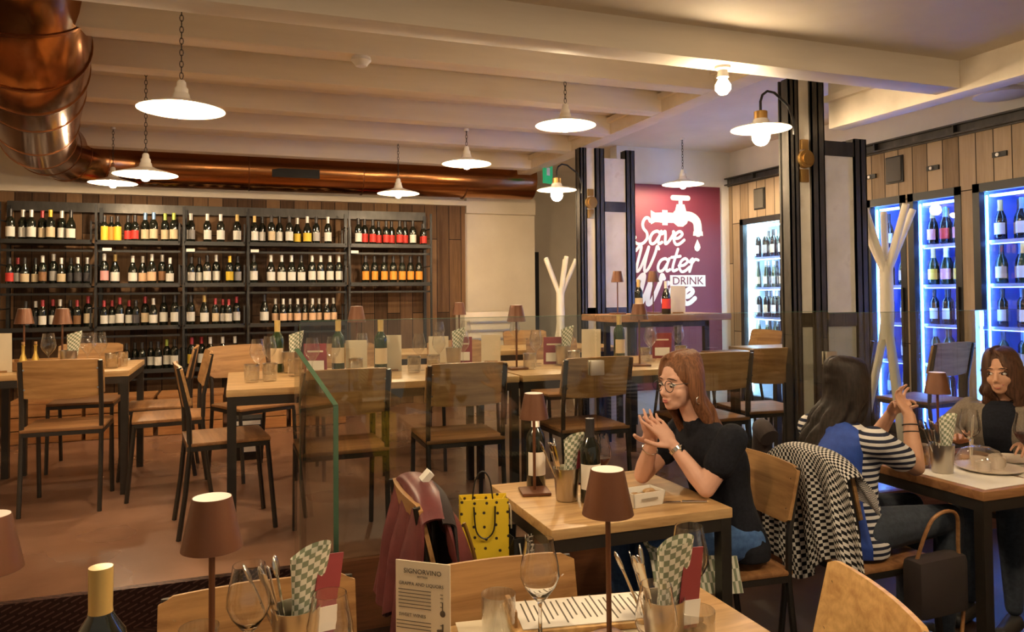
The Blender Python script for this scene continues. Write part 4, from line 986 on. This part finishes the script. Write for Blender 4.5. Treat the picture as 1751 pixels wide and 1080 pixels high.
t, _ = menu_card(3.08, 2.47, .75, .13, .19, 'cream menu card by the lamp on the right table', .6)

# long-table dressing, measured in the photograph
Z1 = TZ + .001
g = 'things on the long platform tables'
def red_card(x, y, z, lab):
    t = thing('table_sign', lab, 'sign', (x, y, z), -.3)
    MB().box((0, 0, .085), (.13, .004, .17), rot=(.08, 0, 0)).build('card', M['maroon'], t, smooth=False)
    MB().box((0, -.006, .045), (.10, .002, .055), rot=(.08, 0, 0)).build('card_print', M['paper_white'], t, smooth=False)
    MB().box((0, -.0045, .125), (.09, .002, .010), rot=(.08, 0, 0)).build('card_line', M['paper'], t, smooth=False)
red_card(.42, 4.45, Z1, 'burgundy and white table card left on the long table, behind the slanted glass')
red_card(1.36, 4.68, Z1, 'burgundy and white table card in the middle of the long table')
red_card(1.87, 4.37, Z1, 'burgundy and white table card under the small coat stand')
red_card(2.70, 4.45, Z1, 'burgundy and white table card above the woman in glasses')
for x, y, lab in [(.845, 4.40, 'tall cream menu card right of the pale-capped bottle on the long table'), (2.17, 4.45, 'tall white menu card left of the green bottle on the long table'), (.66, 4.50, 'cream menu card between two bottles on the long table'), (1.20, 4.66, 'narrow menu card left of the middle table card'), (1.55, 4.66, 'black and white menu card before the boarded wall corner')]:
    menu_card(x, y, TZ, .125, .21 if 'tall' in lab else .18, lab, -.3)
menu_card(-1.36, 5.30, TZ, .17, .235, 'bright cream menu card at the left edge of the photo', 0)
menu_card(3.32, 5.22, PF + 1.025, .12, .22, 'pink-white menu card on the high bar table', -.3)
for x, y, lab, s_, lbb, cp in [(.775, 4.34, 'pale-capped wine bottle with cream label left of the tall cream menu', 'bordeaux', 'cream', 'gold'), (.555, 4.50, 'pale-capped wine bottle shining blue beside the burgundy card', 'bordeaux', 'cream', 'gold'), (.22, 4.62, 'pale-capped wine bottle at the left of the long table', 'bordeaux', 'cream', 'gold'), (2.36, 4.42, 'gold-capped green wine bottle beside the farther pillar', 'bordeaux', 'cream', 'gold')]:
    bottle(x, y, Z1, s_, lbb, cp, lab, seg=20, glass='bottle_green')
bottle(2.98, 5.25, PF + 1.026, 'bordeaux', 'cream', 'gold', 'wine bottle beside the left lamp on the high bar table', sc=.9)
bottle(3.15, 5.12, PF + 1.026, 'burgundy', 'red', 'white', 'bottle with red print in the middle of the high bar table', sc=.85)
for i, (x, y) in enumerate([(.10, 4.22), (.17, 4.50), (.38, 4.2), (.50, 4.28), (.70, 4.55), (1.00, 4.35), (1.14, 4.42), (1.30, 4.45), (1.72, 4.30), (1.78, 4.44), (2.02, 4.48), (2.52, 4.30), (2.60, 4.42), (2.86, 4.5)]):
    wineglass(x, y, Z1, 'clear wineglass on the long platform table, %s from left' % (ORD + ['fourteenth'])[i], group='wineglasses on the long tables', s=.95)
for i, (x, y) in enumerate([(.07, 4.12), (.16, 4.15), (.30, 4.35), (.62, 4.25), (.95, 4.25), (1.07, 4.28), (1.62, 4.15), (1.93, 4.2), (2.45, 4.25), (2.75, 4.3)]):
    tumbler(x, y, Z1, 'clear tumbler on the long platform table, %s from left' % ORD[i], group='tumblers on the long tables')
for i, (x, y) in enumerate([(1.90, 4.30), (.29, 4.55), (1.24, 4.45)]):
    cutlery_pot(x, y, Z1, 'cutlery pot on the long platform table, %s from left' % ['second', 'first', 'middle'][i] if i else 'cutlery pot on the long platform table under the third burgundy card', 0, card=False, full=False)
for i, (x, y) in enumerate([(1.5, 5.8), (1.75, 5.9), (2.1, 5.7)]): wineglass(x, y, Z1, 'clear wineglass on the rear table, %s from left' % ORD[i], group='wineglasses on the rear table')
# left table
t = thing('wooden_tray', 'low wooden box tray on the left platform table', 'tray', (-1.02, 5.45, TZ + .001))
b = MB(); b.box((0, 0, .006), (.62, .24, .010))
for s in (-1, 1): b.box((0, s * .12, .03), (.62, .010, .055)).box((s * .31, 0, .03), (.010, .25, .055))
b.build('tray', M['oak'], t, smooth=False)
cutlery_pot(-.975, 5.30, Z1, 'glass jar with checked napkin on the left platform table', 0, card=False, full=False)
for i, (x, y) in enumerate([(-1.08, 5.28), (-.87, 5.28), (-.80, 5.26)]): wineglass(x, y, Z1, 'clear wineglass on the left platform table, %s from left' % ORD[i], group='wineglasses on the left table')
for i, (x, y) in enumerate([(-.74, 5.3), (-.70, 5.42)]): tumbler(x, y, Z1, 'clear tumbler on the left platform table, %s from left' % ORD[i], group='tumblers on the left table')
for i, (x, y) in enumerate([(-1.21, 5.27), (-1.15, 5.29)]):
    t = thing('condiment_bottle', 'small oil bottle on the left platform table, %s one' % ['left', 'right'][i], 'bottle', (x, y, Z1))
    MB().lathe([(0, 0), (.022, 0), (.024, .01), (.022, .07), (.009, .11), (.008, .15), (.011, .16), (0, .165)], seg=14).build('flask', M['gold_cap'], t)
    MB().cyl((0, 0, .165), (0, 0, .18), .009).build('stopper', M['oak'], t)

# ------------------------------------------------------------------ people
def frame(F, tilt=0, roll=0):
    """columns: person's right, forward, up"""
    F = Vector(F); F.z = 0; F.normalize(); R = F.cross(Vector((0, 0, 1)))
    m = Matrix((R, F, Vector((0, 0, 1)))).transposed()
    return m @ Matrix.Rotation(tilt, 3, 'X') @ Matrix.Rotation(roll, 3, 'Y')
def bez(pts, n=10):
    out = []; P = [Vector(p) for p in pts]
    for i in range(len(P) - 1):
        p0 = P[max(i - 1, 0)]; p1 = P[i]; p2 = P[i + 1]; p3 = P[min(i + 2, len(P) - 1)]
        for k in range(n):
            t_ = k / n; out.append(.5 * ((2 * p1) + (p2 - p0) * t_ + (2 * p0 - 5 * p1 + 4 * p2 - p3) * t_ * t_ + (3 * p1 - p0 - 3 * p2 + p3) * t_ ** 3))
    out.append(P[-1]); return out
def hand(b, wrist, tip_dir, palm_n, side, curls, spread=.16, s=1.0, thumb=.6):
    """palm and five tapered fingers; curls: bend of each joint for index..little; side +1 puts the thumb along +lateral"""
    D = Vector(tip_dir).normalized(); N = Vector(palm_n); N = (N - D * N.dot(D)).normalized(); Lt = D.cross(N) * side
    w = Vector(wrist); pc = w + D * .045 * s
    rot = Matrix((Lt, D, N)).transposed()
    b.cap(w, .021 * s, w + D * .02 * s, .023 * s)
    b.ball(pc + D * .004 * s, 1, (.036 * s, .050 * s, .0145 * s), 16, 10, rot=rot)
    lens = [.070, .078, .072, .056]
    for i in range(4):
        off = (.027 - .018 * i) * s; base = w + D * (.082 - .004 * abs(i - 1)) * s + Lt * off
        d = (D + Lt * spread * (1.2 - .8 * i)).normalized(); p = base; r = (.0086 - .0004 * i) * s; ax = Lt
        for k, f in enumerate((.45, .32, .25)):
            d = (Matrix.Rotation(curls[i] * (1 if k else .6) * (-side), 3, ax) @ d).normalized(); q = p + d * lens[i] * f * s
            b.cap(p, r, q, r * .9, 10); p = q; r *= .9
    tb = w + D * .022 * s + Lt * .024 * s; d = (D * .65 + Lt * .75 + N * .35 * thumb).normalized(); p = tb; r = .0115 * s
    for f in (.034, .028, .023):
        q = p + d * f * s; b.cap(p, r, q, r * .87, 10); p = q; r *= .87; d = (d + D * .35 + N * .15 * thumb).normalized()
def head_parts(b, H, m, s=1.0):
    def P(x, y, z): return H + m @ (Vector((x, y, z)) * s)
    def E_(c, r): b.ball(P(*c), 1, tuple(v * s for v in r), 20, 14, rot=m)
    E_((0, -.018, .028), (.073, .092, .086)); E_((0, .018, -.030), (.060, .068, .078)); E_((0, .040, -.078), (.040, .040, .034)); E_((0, .062, -.094), (.022, .018, .016))
    for q in (-1, 1):
        E_((q * .034, .048, -.036), (.023, .026, .026)); E_((q * .073, -.008, -.018), (.009, .018, .030)); E_((q * .028, .066, .022), (.022, .010, .010)); E_((q * .011, .088, -.043), (.009, .010, .008))
    b.cap(P(0, .080, .004), .0075 * s, P(0, .100, -.034), .0105 * s, 12)
    E_((0, .080, -.066), (.022, .012, .016))
def face_bits(root, H, m, s=1.0, iris='iris', brow='hair_mid', gaze=(0, 0), smile=0.):
    def P(x, y, z): return H + m @ (Vector((x, y, z)) * s)
    for q in (-1, 1):
        MB().ball(P(q * .030, .0685, -.002), .0132 * s, (1.1, 1, .60), rot=m).build('eye', M['eye'], root)
        MB().ball(P(q * .030 + gaze[0], .0785, -.002 + gaze[1]), .0070 * s, (1, .5, .95), rot=m).build('iris', M[iris], root)
        MB().tube([P(q * .014, .0805, .001), P(q * .024, .0855, .0065), P(q * .036, .0825, .0060), P(q * .046, .0735, .000)], .0017 * s, 6).build('eyelashes', M['hair_dark'], root)
        MB().tube([P(q * .013, .0825, .0235), P(q * .026, .0835, .027), P(q * .042, .0760, .024), P(q * .052, .066, .017)], [.0016 * s, .0030 * s, .0026 * s, .001 * s], 6).build('eyebrow', M[brow], root)
    z = -.066; wl = .022 + .0045 * smile; up = .005 * smile; cy = .0905 - .002 * smile
    MB().tube([P(-wl, .0775 - smile * .003, z + up), P(-.010, cy - .001, z + .0028), P(0, cy, z + .0015), P(.010, cy - .001, z + .0028), P(wl, .0775 - smile * .003, z + up)], [.0008, .0026, .0028, .0026, .0008], 8).build('upper_lip', M['lips'], root)
    MB().tube([P(-wl * .85, .0785 - smile * .002, z - .001 + up * .7), P(-.010, cy - .001, z - .0055 - .001 * smile), P(0, cy, z - .0068 - .0018 * smile), P(.010, cy - .001, z - .0055 - .001 * smile), P(wl * .85, .0785 - smile * .002, z - .001 + up * .7)], [.0008, .0030, .0036, .0030, .0008], 8).build('lower_lip', M['lips'], root)
    if smile: MB().tube([P(-wl * .7, .0805, z + up * .35), P(0, cy - .0005, z - .0025), P(wl * .7, .0805, z + up * .35)], .0026 * s, 6).build('teeth', M['eye'], root)
def hair_mesh(root, H, m, material, length, s=1.0, back=None, curl=.006, spread=1.0, n=54, lim=(.84, .84), part=.2, lift=0.):
    """a scalp cap and overlapping locks that fall from a parting; lim says how far round to the face they reach on her left and right"""
    b = MB()
    def P(x, y, z): return H + m @ (Vector((x, y, z)) * s)
    b.ball(P(0, -.026, .034), 1, (.079 * s, .091 * s, .084 * s), 24, 16, rot=m); b.ball(P(0, -.050, -.02), 1, (.070 * s, .058 * s, .085 * s), 20, 12, rot=m)
    rnd = random.Random(3)
    for i in range(n):
        a = -PI * lim[0] + (i / (n - 1)) * PI * (lim[0] + lim[1])
        q = 1 if a > 0 else -1
        x0 = .012 * q + part * .02; sx, sy = math.sin(a), -math.cos(a)
        fr = max(0, sy)
        pts = [P(x0, -.02 + .060 * sy + .016 * fr, .116 - .012 * fr), P(.050 * sx + x0 * .4, -.022 + .084 * sy, .096 - .010 * fr), P(.079 * sx, -.018 + .086 * sy, .030), P(.081 * sx * (.5 + .5 * spread), -.024 + .078 * sy, -.055)]
        L_ = length * (1 + rnd.uniform(-.07, .05))
        z1 = -.055; bk = Vector(back) if back else Vector((0, -.03, 0)); k = 4
        for j in range(1, k + 1):
            f = j / k; wv = curl * math.sin(j * 2.2 + i * .7)
            pts.append(P(.081 * sx * spread * (1 - .10 * f) + wv + bk.x * f, -.024 + .076 * sy * (1 - .25 * f) + wv * .6 + bk.y * f, z1 + (-L_ - z1) * f + bk.z * f))
        c = bez(pts, 4); r = [(.0092 + .002 * rnd.random()) * s * (1 if t_ < .75 else 1 - (t_ - .75) * 2.6) for t_ in [u / (len(c) - 1) for u in range(len(c))]]
        b.tube(c, r, 7)
    return remeshed('hair', b, M[material], root, .0042, 1)
def torso(b, base, F, secs, grow=0., sq=.62):
    """one closed trunk lofted through sections (height, forward offset, half depth, half width); squarish like a rib cage"""
    F = Vector(F).normalized(); R = F.cross(Vector((0, 0, 1))); rings = []; n = 28
    for z, f, rd, rw in secs:
        c = Vector((base[0], base[1], 0)) + F * f + Vector((0, 0, z)); ring = []
        for k in range(n):
            a = 2 * PI * k / n; ca, sa = math.cos(a), math.sin(a)
            px = math.copysign(abs(ca) ** (sq + .25), ca) * (rd + grow); py = math.copysign(abs(sa) ** (sq + .25), sa) * (rw + grow)
            ring.append(b.bm.verts.new(c + F * px + R * py))
        rings.append(ring)
    for A, B2 in zip(rings, rings[1:]):
        for k in range(n): b.bm.faces.new((A[k], A[(k + 1) % n], B2[(k + 1) % n], B2[k]))
    b.bm.faces.new(rings[0][::-1]); b.bm.faces.new(rings[-1]); return b
def trunk(lean=.10, z0=.50, w=1.):
    """sections of a seated woman's trunk from the hips up, leaning forward by lean at the shoulders"""
    T = [(.00, .100, .165), (.05, .108, .170), (.12, .098, .148), (.20, .086, .128), (.27, .088, .130), (.34, .104, .142), (.39, .102, .150), (.43, .084, .158), (.465, .064, .150), (.49, .046, .110), (.51, .040, .060)]
    return [(z0 + h, lean * (h / .48) ** 1.2, d * w, q * w) for h, d, q in T]

def leg_chain(hip, knee, ankle, toe, r=1.0):
    hip, knee, ankle, toe = map(Vector, (hip, knee, ankle, toe))
    return [(hip, .088 * r), (hip.lerp(knee, .5), .074 * r), (knee, .056 * r), (knee.lerp(ankle, .3), .054 * r), (ankle, .036 * r)]

# --- woman in glasses, facing -x
p1 = bpy.data.objects.new('person', None); C.objects.link(p1); tag(p1, 'woman in glasses and black top, light brown hair, hands clasped at her table', 'person'); p1.location = (0, 0, 0)
H = Vector((1.588, 2.50, 1.165)); m = frame((-.965, -.26, 0), tilt=-.07); HS = .90
b = MB(); head_parts(b, H, m, HS)
b.chain([((1.625, 2.50, 1.10), .043), ((1.655, 2.50, 1.03), .045), ((1.69, 2.50, .97), .060)])
# torso
torso(b, (1.815, 2.50), (-1, 0, 0), trunk(.115, .50))
EL, WL = Vector((1.612, 2.365, .790)), Vector((1.540, 2.462, .928))
ER, WR = Vector((1.505, 2.640, .788)), Vector((1.505, 2.565, .925))
for sh, el, wr in ((Vector((1.715, 2.345, .965)), EL, WL), (Vector((1.715, 2.655, .965)), ER, WR)):
    b.chain([(sh, .052), (sh.lerp(el, .5), .044), (el, .034), (el.lerp(wr, .3), .0355), (wr, .0235)])
hand(b, WL, (-.50, .30, .80), (-.25, .95, 0), 1, [-.12, -.28, -.38, -.5], s=.98)
hand(b, WR, (-.28, -.42, .80), (-.2, -.95, 0), -1, [.10, .30, .42, .55], s=.98)
body = remeshed('body', b, M['skin'], p1, .0046, 2)
face_bits(p1, H, m, HS, brow='hair_mid', gaze=(.001, -.003))
hair_mesh(p1, H, m, 'hair_brown', .35, s=.95, curl=.009, spread=1.02, back=(-.015, -.155, .0), lim=(.64, .80))
def HS_(*a): return Vector(a) * .93
b = MB()   # glasses
for q in (-1, 1):
    c = H + m @ HS_(q * .0305, .090, -.004); mm = m @ Matrix.Rotation(q * .12, 3, 'Z')
    b.tube([c + mm @ Vector((.0235 * math.cos(a), 0, .0215 * math.sin(a))) for a in [k * PI / 10 for k in range(20)]], .0014, 6, closed=True)
    b.tube([H + m @ HS_(q * .054, .086, .004), H + m @ HS_(q * .074, .05, .006), H + m @ HS_(q * .080, -.01, .0)], .0014, 6)
b.tube([H + m @ HS_(-.008, .0945, 0), H + m @ HS_(0, .0975, .003), H + m @ HS_(.008, .0945, 0)], .0014, 6)
b.build('glasses', M['black'], p1)
b = MB(); e0 = H + m @ Vector((-.084, -.008, -.052))
b.tube([e0 + m @ Vector((0, .010 * math.cos(a), .013 * math.sin(a) - .012)) for a in [k * PI / 8 for k in range(16)]], .0022, 6, closed=True); b.build('earring', M['silver'], p1)
b = MB()   # black short-sleeved top
torso(b, (1.815, 2.50), (-1, 0, 0), trunk(.115, .50), grow=.012)
b.chain([((1.668, 2.50, 1.005), .056), ((1.69, 2.50, .97), .070)])
for sh, el in ((Vector((1.715, 2.345, .965)), EL), (Vector((1.715, 2.655, .965)), ER)): b.chain([(sh, .058), (sh.lerp(el, .30), .057), (sh.lerp(el, .52), .057)])
remeshed('top', b, M['black_knit'], p1, .006, 3)
b = MB(); ax = (WL - EL).normalized(); c = WL - ax * .012
b.cyl(c - ax * .007, c + ax * .007, .0272, seg=24); n_1 = Vector((.45, -.85, .2)).normalized(); b.cyl(c + n_1 * .024, c + n_1 * .031, .016, seg=20); b.build('watch', M['silver'], p1)
ax = (WR - ER).normalized(); c = WR - ax * .03
b = MB(); u = ax.orthogonal().normalized(); w_ = ax.cross(u); b.tube([c + (u * math.cos(a) + w_ * math.sin(a)) * .030 for a in [k * PI / 9 for k in range(18)]], .0018, 6, closed=True); b.build('bracelet', M['silver'], p1)
b = MB()
for y, k in ((2.41, 0), (2.59, .02)):
    b.chain(leg_chain((1.80, y, .570), (1.40 - k, y, .575), (1.43 - k, y, .11), (1.3, y, .04)))
b.ball((1.81, 2.50, .565), 1, (.115, .178, .088), 18, 12)
remeshed('jeans', b, M['jeans'], p1, .008, 3)
for y in (2.41, 2.59): MB().cap((1.43, y, .045), .038, (1.28, y, .032), .030).build('shoe', M['shoe'], p1)
def lap(u, v): return Vector((1.36 + .36 * u, 2.30 + .38 * v, .655 - .10 * abs(v - .5) ** 2 * 4 - .03 * u + .006 * math.sin(v * 22 + u * 5) - (.10 * max(0, .12 - v) / .12)))
MB().grid(lap, 24, 30, uvs=(.36, .38), thick=.004).build('checked_scarf', M['checked'], p1)

# --- woman in the blue vest, seen from behind, facing +x
p2 = bpy.data.objects.new('person', None); C.objects.link(p2); tag(p2, 'woman with long black hair, blue vest and striped sleeves, seen from behind', 'person')
H = Vector((2.325, 2.40, 1.125)); m = frame((.99, -.02, 0), tilt=-.02)
b = MB(); head_parts(b, H, m, .90)
b.chain([((2.30, 2.40, 1.06), .044), ((2.275, 2.40, .99), .046), ((2.265, 2.40, .94), .060)])
torso(b, (2.295, 2.40), (1, 0, 0), trunk(-.03, .485))
E1, W1_ = Vector((2.525, 2.275, .808)), Vector((2.555, 2.325, .998)); E2, W2_ = Vector((2.56, 2.56, .806)), Vector((2.60, 2.46, .985))
S1, S2 = Vector((2.275, 2.235, .935)), Vector((2.275, 2.565, .935))
for sh, el, wr in ((S1, E1, W1_), (S2, E2, W2_)): b.chain([(sh, .052), (sh.lerp(el, .5), .045), (el, .036), (el.lerp(wr, .3), .036), (wr, .0235)])
hand(b, W1_, (.10, .62, .70), (-.2, .6, -.5), -1, [.5, .6, .65, .7], s=.95); hand(b, W2_, (-.15, -.62, .68), (-.2, -.6, -.5), 1, [-.5, -.6, -.7, -.75], s=.95)
remeshed('body', b, M['skin_tan'], p2, .005, 2)
face_bits(p2, H, m, .90, brow='hair_dark')
hair_mesh(p2, H, m, 'hair_dark', .37, s=.97, spread=1.12, back=(-.075, -.135, .0), curl=.017, n=64, lim=(.82, .70))
b = MB()
torso(b, (2.295, 2.40), (1, 0, 0), trunk(-.03, .485), grow=.010)
for sh, el in ((S1, E1), (S2, E2)): b.chain([(sh, .058), (sh.lerp(el, .35), .057), (sh.lerp(el, .64), .055)])
remeshed('striped_shirt', b, M['stripes'], p2, .006, 3)
b = MB()
torso(b, (2.282, 2.402), (1, 0, 0), trunk(-.03, .485), grow=.008)
b.chain([((2.262, 2.40, .985), .060), ((2.25, 2.40, .94), .075)])
remeshed('blue_vest', b, M['blue_vest'], p2, .006, 3)
b = MB()
for y in (2.31, 2.50): b.chain(leg_chain((2.32, y, .572), (2.74, y, .575), (2.70, y, .11), (2.8, y, .04)))
b.ball((2.31, 2.40, .567), 1, (.125, .18, .088), 18, 12)
remeshed('trousers', b, M['jeans_dark'], p2, .008, 3)
for y in (2.31, 2.50): MB().cap((2.70, y, .045), .038, (2.84, y, .032), .030).build('shoe', M['shoe'], p2)
b = MB(); ax = (W1_ - E1).normalized(); c = W1_ - ax * .035; u = ax.orthogonal().normalized(); w_ = ax.cross(u)
for dz in (0, .028): b.tube([c - ax * dz + (u * math.cos(a) + w_ * math.sin(a)) * .030 for a in [k * PI / 9 for k in range(18)]], .0022, 6, closed=True)
b.build('bracelet', M['black'], p2)

# --- smiling woman in the taupe blazer
p3 = bpy.data.objects.new('person', None); C.objects.link(p3); tag(p3, 'smiling woman in taupe blazer and black top at the right edge', 'person')
H = Vector((3.470, 2.62, 1.110)); m = frame((-.93, -.36, 0), tilt=-.05, roll=.07)
F = Vector((-.95, -.30, 0)).normalized(); R = F.cross(Vector((0, 0, 1)))
b = MB(); head_parts(b, H, m, .92)
B0 = Vector((3.53, 2.64, 0))
def Q(f, r, z): return B0 + F * f + R * r + Vector((0, 0, z))
b.chain([(Q(.03, 0, 1.02), .043), (Q(.01, 0, .96), .045), (Q(0, 0, .92), .060)])
mt3 = frame(F)
torso(b, B0, F, trunk(.03, .46))
ShR, ShL = Q(0, .165, .905), Q(0, -.165, .905); ElR, ElL = Q(.13, .235, .812), Q(.13, -.22, .812); WrR, WrL = Q(.30, .10, .800), Vector((3.24, 2.34, .815))
for sh, el, wr in ((ShR, ElR, WrR), (ShL, ElL, WrL)): b.chain([(sh, .052), (sh.lerp(el, .5), .045), (el, .036), (el.lerp(wr, .3), .036), (wr, .0235)])
hand(b, WrR, F * .7 - R * .5 + Vector((0, 0, .1)), (0, 0, -1), -1, [.35, .45, .5, .55], s=.95); hand(b, WrL, F * .9 + Vector((0, -.2, .25)), (-.2, .2, -.9), 1, [-.5, -.6, -.7, -.75], s=.95)
remeshed('body', b, M['skin_tan'], p3, .005, 2)
face_bits(p3, H, m, .92, brow='hair_dark', smile=1.6, gaze=(.003, 0))
hair_mesh(p3, H, m, 'hair_mid', .24, s=.97, spread=1.15, back=(0, -.01, 0), curl=.016, n=56, lim=(.86, .86), part=.6)
b = MB()
torso(b, B0, F, [(z, f + .014, d, w * .62) for z, f, d, w in trunk(.03, .46)], grow=.012); b.chain([(Q(.01, 0, .955), .052), (Q(0, 0, .92), .068)])
remeshed('black_top', b, M['black_knit'], p3, .007, 3)
b = MB()
for sgn in (-1, 1):
    S3 = [(z, f - .004, d, w * .56) for z, f, d, w in trunk(.03, .46)[:-1]]
    torso(b, B0 + R * sgn * .082, F, S3, grow=.014)
for sh, el, wr in ((ShR, ElR, WrR), (ShL, ElL, WrL)): b.chain([(sh, .062), (sh.lerp(el, .5), .056), (el, .048), (el.lerp(wr, .8), .038)])
b.chain([(Q(-.05, .07, .965), .03), (Q(-.075, 0, .975), .032), (Q(-.05, -.07, .965), .03)])
remeshed('blazer', b, M['blazer'], p3, .007, 3)
b = MB()
for sgn in (-1, 1): b.chain(leg_chain(Q(0, sgn * .09, .57), Q(.40, sgn * .09 - .05, .575), Q(.38, sgn * .09 - .05, .11), Q(.5, sgn * .09 - .05, .04)))
b.ball(Q(0, 0, .565), 1, (.178, .125, .088), 18, 12, rot=mt3)
remeshed('jeans', b, M['jeans_dark'], p3, .008, 3)
for sgn in (-1, 1): MB().cap(Q(.38, sgn * .09 - .05, .045), .038, Q(.52, sgn * .09 - .05, .032), .030).build('shoe', M['shoe'], p3)

# ------------------------------------------------------------------ coats and bags
def hdr(u, v, x, y0, y1, ztop, drop_a, drop_b, wave=.022, n=5, flare=.05, seed=0.):
    """a garment laid over a chair back that stands across x: u runs along the back, v over the top from one side to the other"""
    s_ = (v - .45) * 2; y = y0 + (y1 - y0) * u
    if abs(s_) < .14: xx = x + .045 * math.sin(s_ / .14 * PI / 2); z = ztop - .02 + .02 * math.cos(s_ / .14 * PI / 2); f = 0
    else:
        sg = 1 if s_ > 0 else -1; f = (abs(s_) - .14) / .86 ; d = drop_b if sg > 0 else drop_a
        wv = wave * math.sin(u * n * 2 * PI + seed + sg) * min(1, f * 2.5) + .5 * wave * math.sin(u * n * 4.3 * PI + f * 3 + seed)* min(1, f * 2)
        xx = x + sg * (.045 + flare * f) + wv; z = ztop - .02 - d * f * (1 + .10 * math.sin(u * 9 + seed))
        y = (y0 + y1) / 2 + (y - (y0 + y1) / 2) * (1 + .12 * f)
    zsh = -.075 * abs(2 * u - 1) ** 3
    return Vector((xx, y, z + zsh))
t = thing('houndstooth_coat', 'black and white houndstooth coat hung over the chair of the blue-vested woman', 'coat', (0, 0, 0))
def coat_fn(u, v):
    p = hdr(u, v, 2.115, 2.165, 2.62, .905, .47, .10, .020, 3.5, .030, 1.2)
    f = max(0, (.38 - v) / .38); p.y += (-.11 * f if u < .8 else -.11 * f * (1 - (u - .8) * 3)); p.z += .03 * f * math.sin(u * 7)
    return p
MB().grid(coat_fn, 70, 64, uvs=(.50, .95), thick=.006).build('coat_cloth', M['houndstooth'], t)
MB().tube(bez([(2.07, 2.58, .90), (2.075, 2.63, .93), (2.10, 2.66, .905), (2.10, 2.67, .80), (2.08, 2.66, .62), (2.08, 2.64, .50)], 6), .042, 12).build('dark_sleeve', M['lining'], t)
t = thing('burgundy_jacket', 'burgundy leather jacket draped over the chair behind the shopping bags', 'jacket', (0, 0, 0))
MB().grid(lambda u, v: hdr(u, v, .575, 2.28, 2.76, .892, .46, .22, .020, 3.2, .070, 2.4), 64, 60, uvs=(1, 1), thick=.010).build('leather', M['burg_cloth'], t)
MB().grid(lambda u, v: hdr(u, v * .55 + .45, .595, 2.27, 2.70, .878, .40, .42, .014, 2.0, .03, 2.4), 40, 40, uvs=(1, 1), thick=.008).build('lining', M['lining'], t)
MB().tube(bez([(.66, 2.262, .80), (.690, 2.255, .70), (.705, 2.252, .60), (.715, 2.25, .50)], 6), .006, 8).build('zip_edge', M['brass'], t)
MB().box((.590, 2.46, .905), (.022, .03, .040), rot=(.3, .7, .3)).build('white_tag', M['paper_white'], t, smooth=False)
def bag(x, y, z, w, d, h, rz, m_, lab, rope, name='paper_bag'):
    t = thing(name, lab, 'bag', (x, y, z), rz)
    b = MB(); w2, d2 = w / 2, d / 2; n = 1
    for q in (-1, 1):
        b.poly([(-w2, q * d2, 0), (w2, q * d2, 0), (w2, q * d2 * .8, h), (-w2, q * d2 * .8, h)], (0, -q * .002, 0))
        b.poly([(q * w2, -d2, 0), (q * w2, d2, 0), (q * w2, d2 * .8, h), (q * (w2 - .03), 0, h * .9), (q * w2, -d2 * .8, h)], (-q * .002, 0, 0))
    b.box((0, 0, .002), (w, d, .003)); b.build('bag_body', M[m_], t, smooth=False)
    for q in (-1, 1): MB().tube(bez([(-w * .22, q * d2 * .85, h * .93), (-w * .18, q * (d2 + .004), h * .70 + .0), (0, q * (d2 + .006), h * .62), (w * .18, q * (d2 + .004), h * .70), (w * .22, q * d2 * .85, h * .93)] if q < 0 else [(-w * .22, q * d2 * .8, h * .93), (-w * .15, q * d2 * .7, h + .05), (0, q * d2 * .6, h + .08), (w * .15, q * d2 * .7, h + .05), (w * .22, q * d2 * .8, h * .93)], 5), .0028, 6).build('handle', M[rope], t)
    return t
bag(.797, 2.49, .475, .165, .09, .335, -.22, 'polka', 'yellow paper bag with dark dots beside the burgundy jacket', 'black')
t = bag(.915, 2.50, .475, .07, .20, .20, .0, 'black', 'dark paper bag with white vertical lettering behind the yellow bag', 'white')
text_mesh('lettering', 'RINASCENTE', .036, M['white'], t, (.012, -.1025, .115), (PI / 2, -PI / 2, 0))
t = thing('shoulder_bag', 'dark shoulder bag with tan strap hanging by the blue-vested woman', 'bag', (2.475, 2.150, .40), .05)
MB().box((0, 0, .0), (.26, .09, .22), bev=.03).build('bag_body', M['lining'], t)
MB().tube(bez([(-.10, 0, .10), (-.06, -.04, .26), (.05, -.05, .27), (.10, -.02, .12), (.12, -.02, -.10), (.08, -.02, -.30), (.0, -.02, -.36)], 6), .007, 8).build('strap', M['oak_dark'], t)
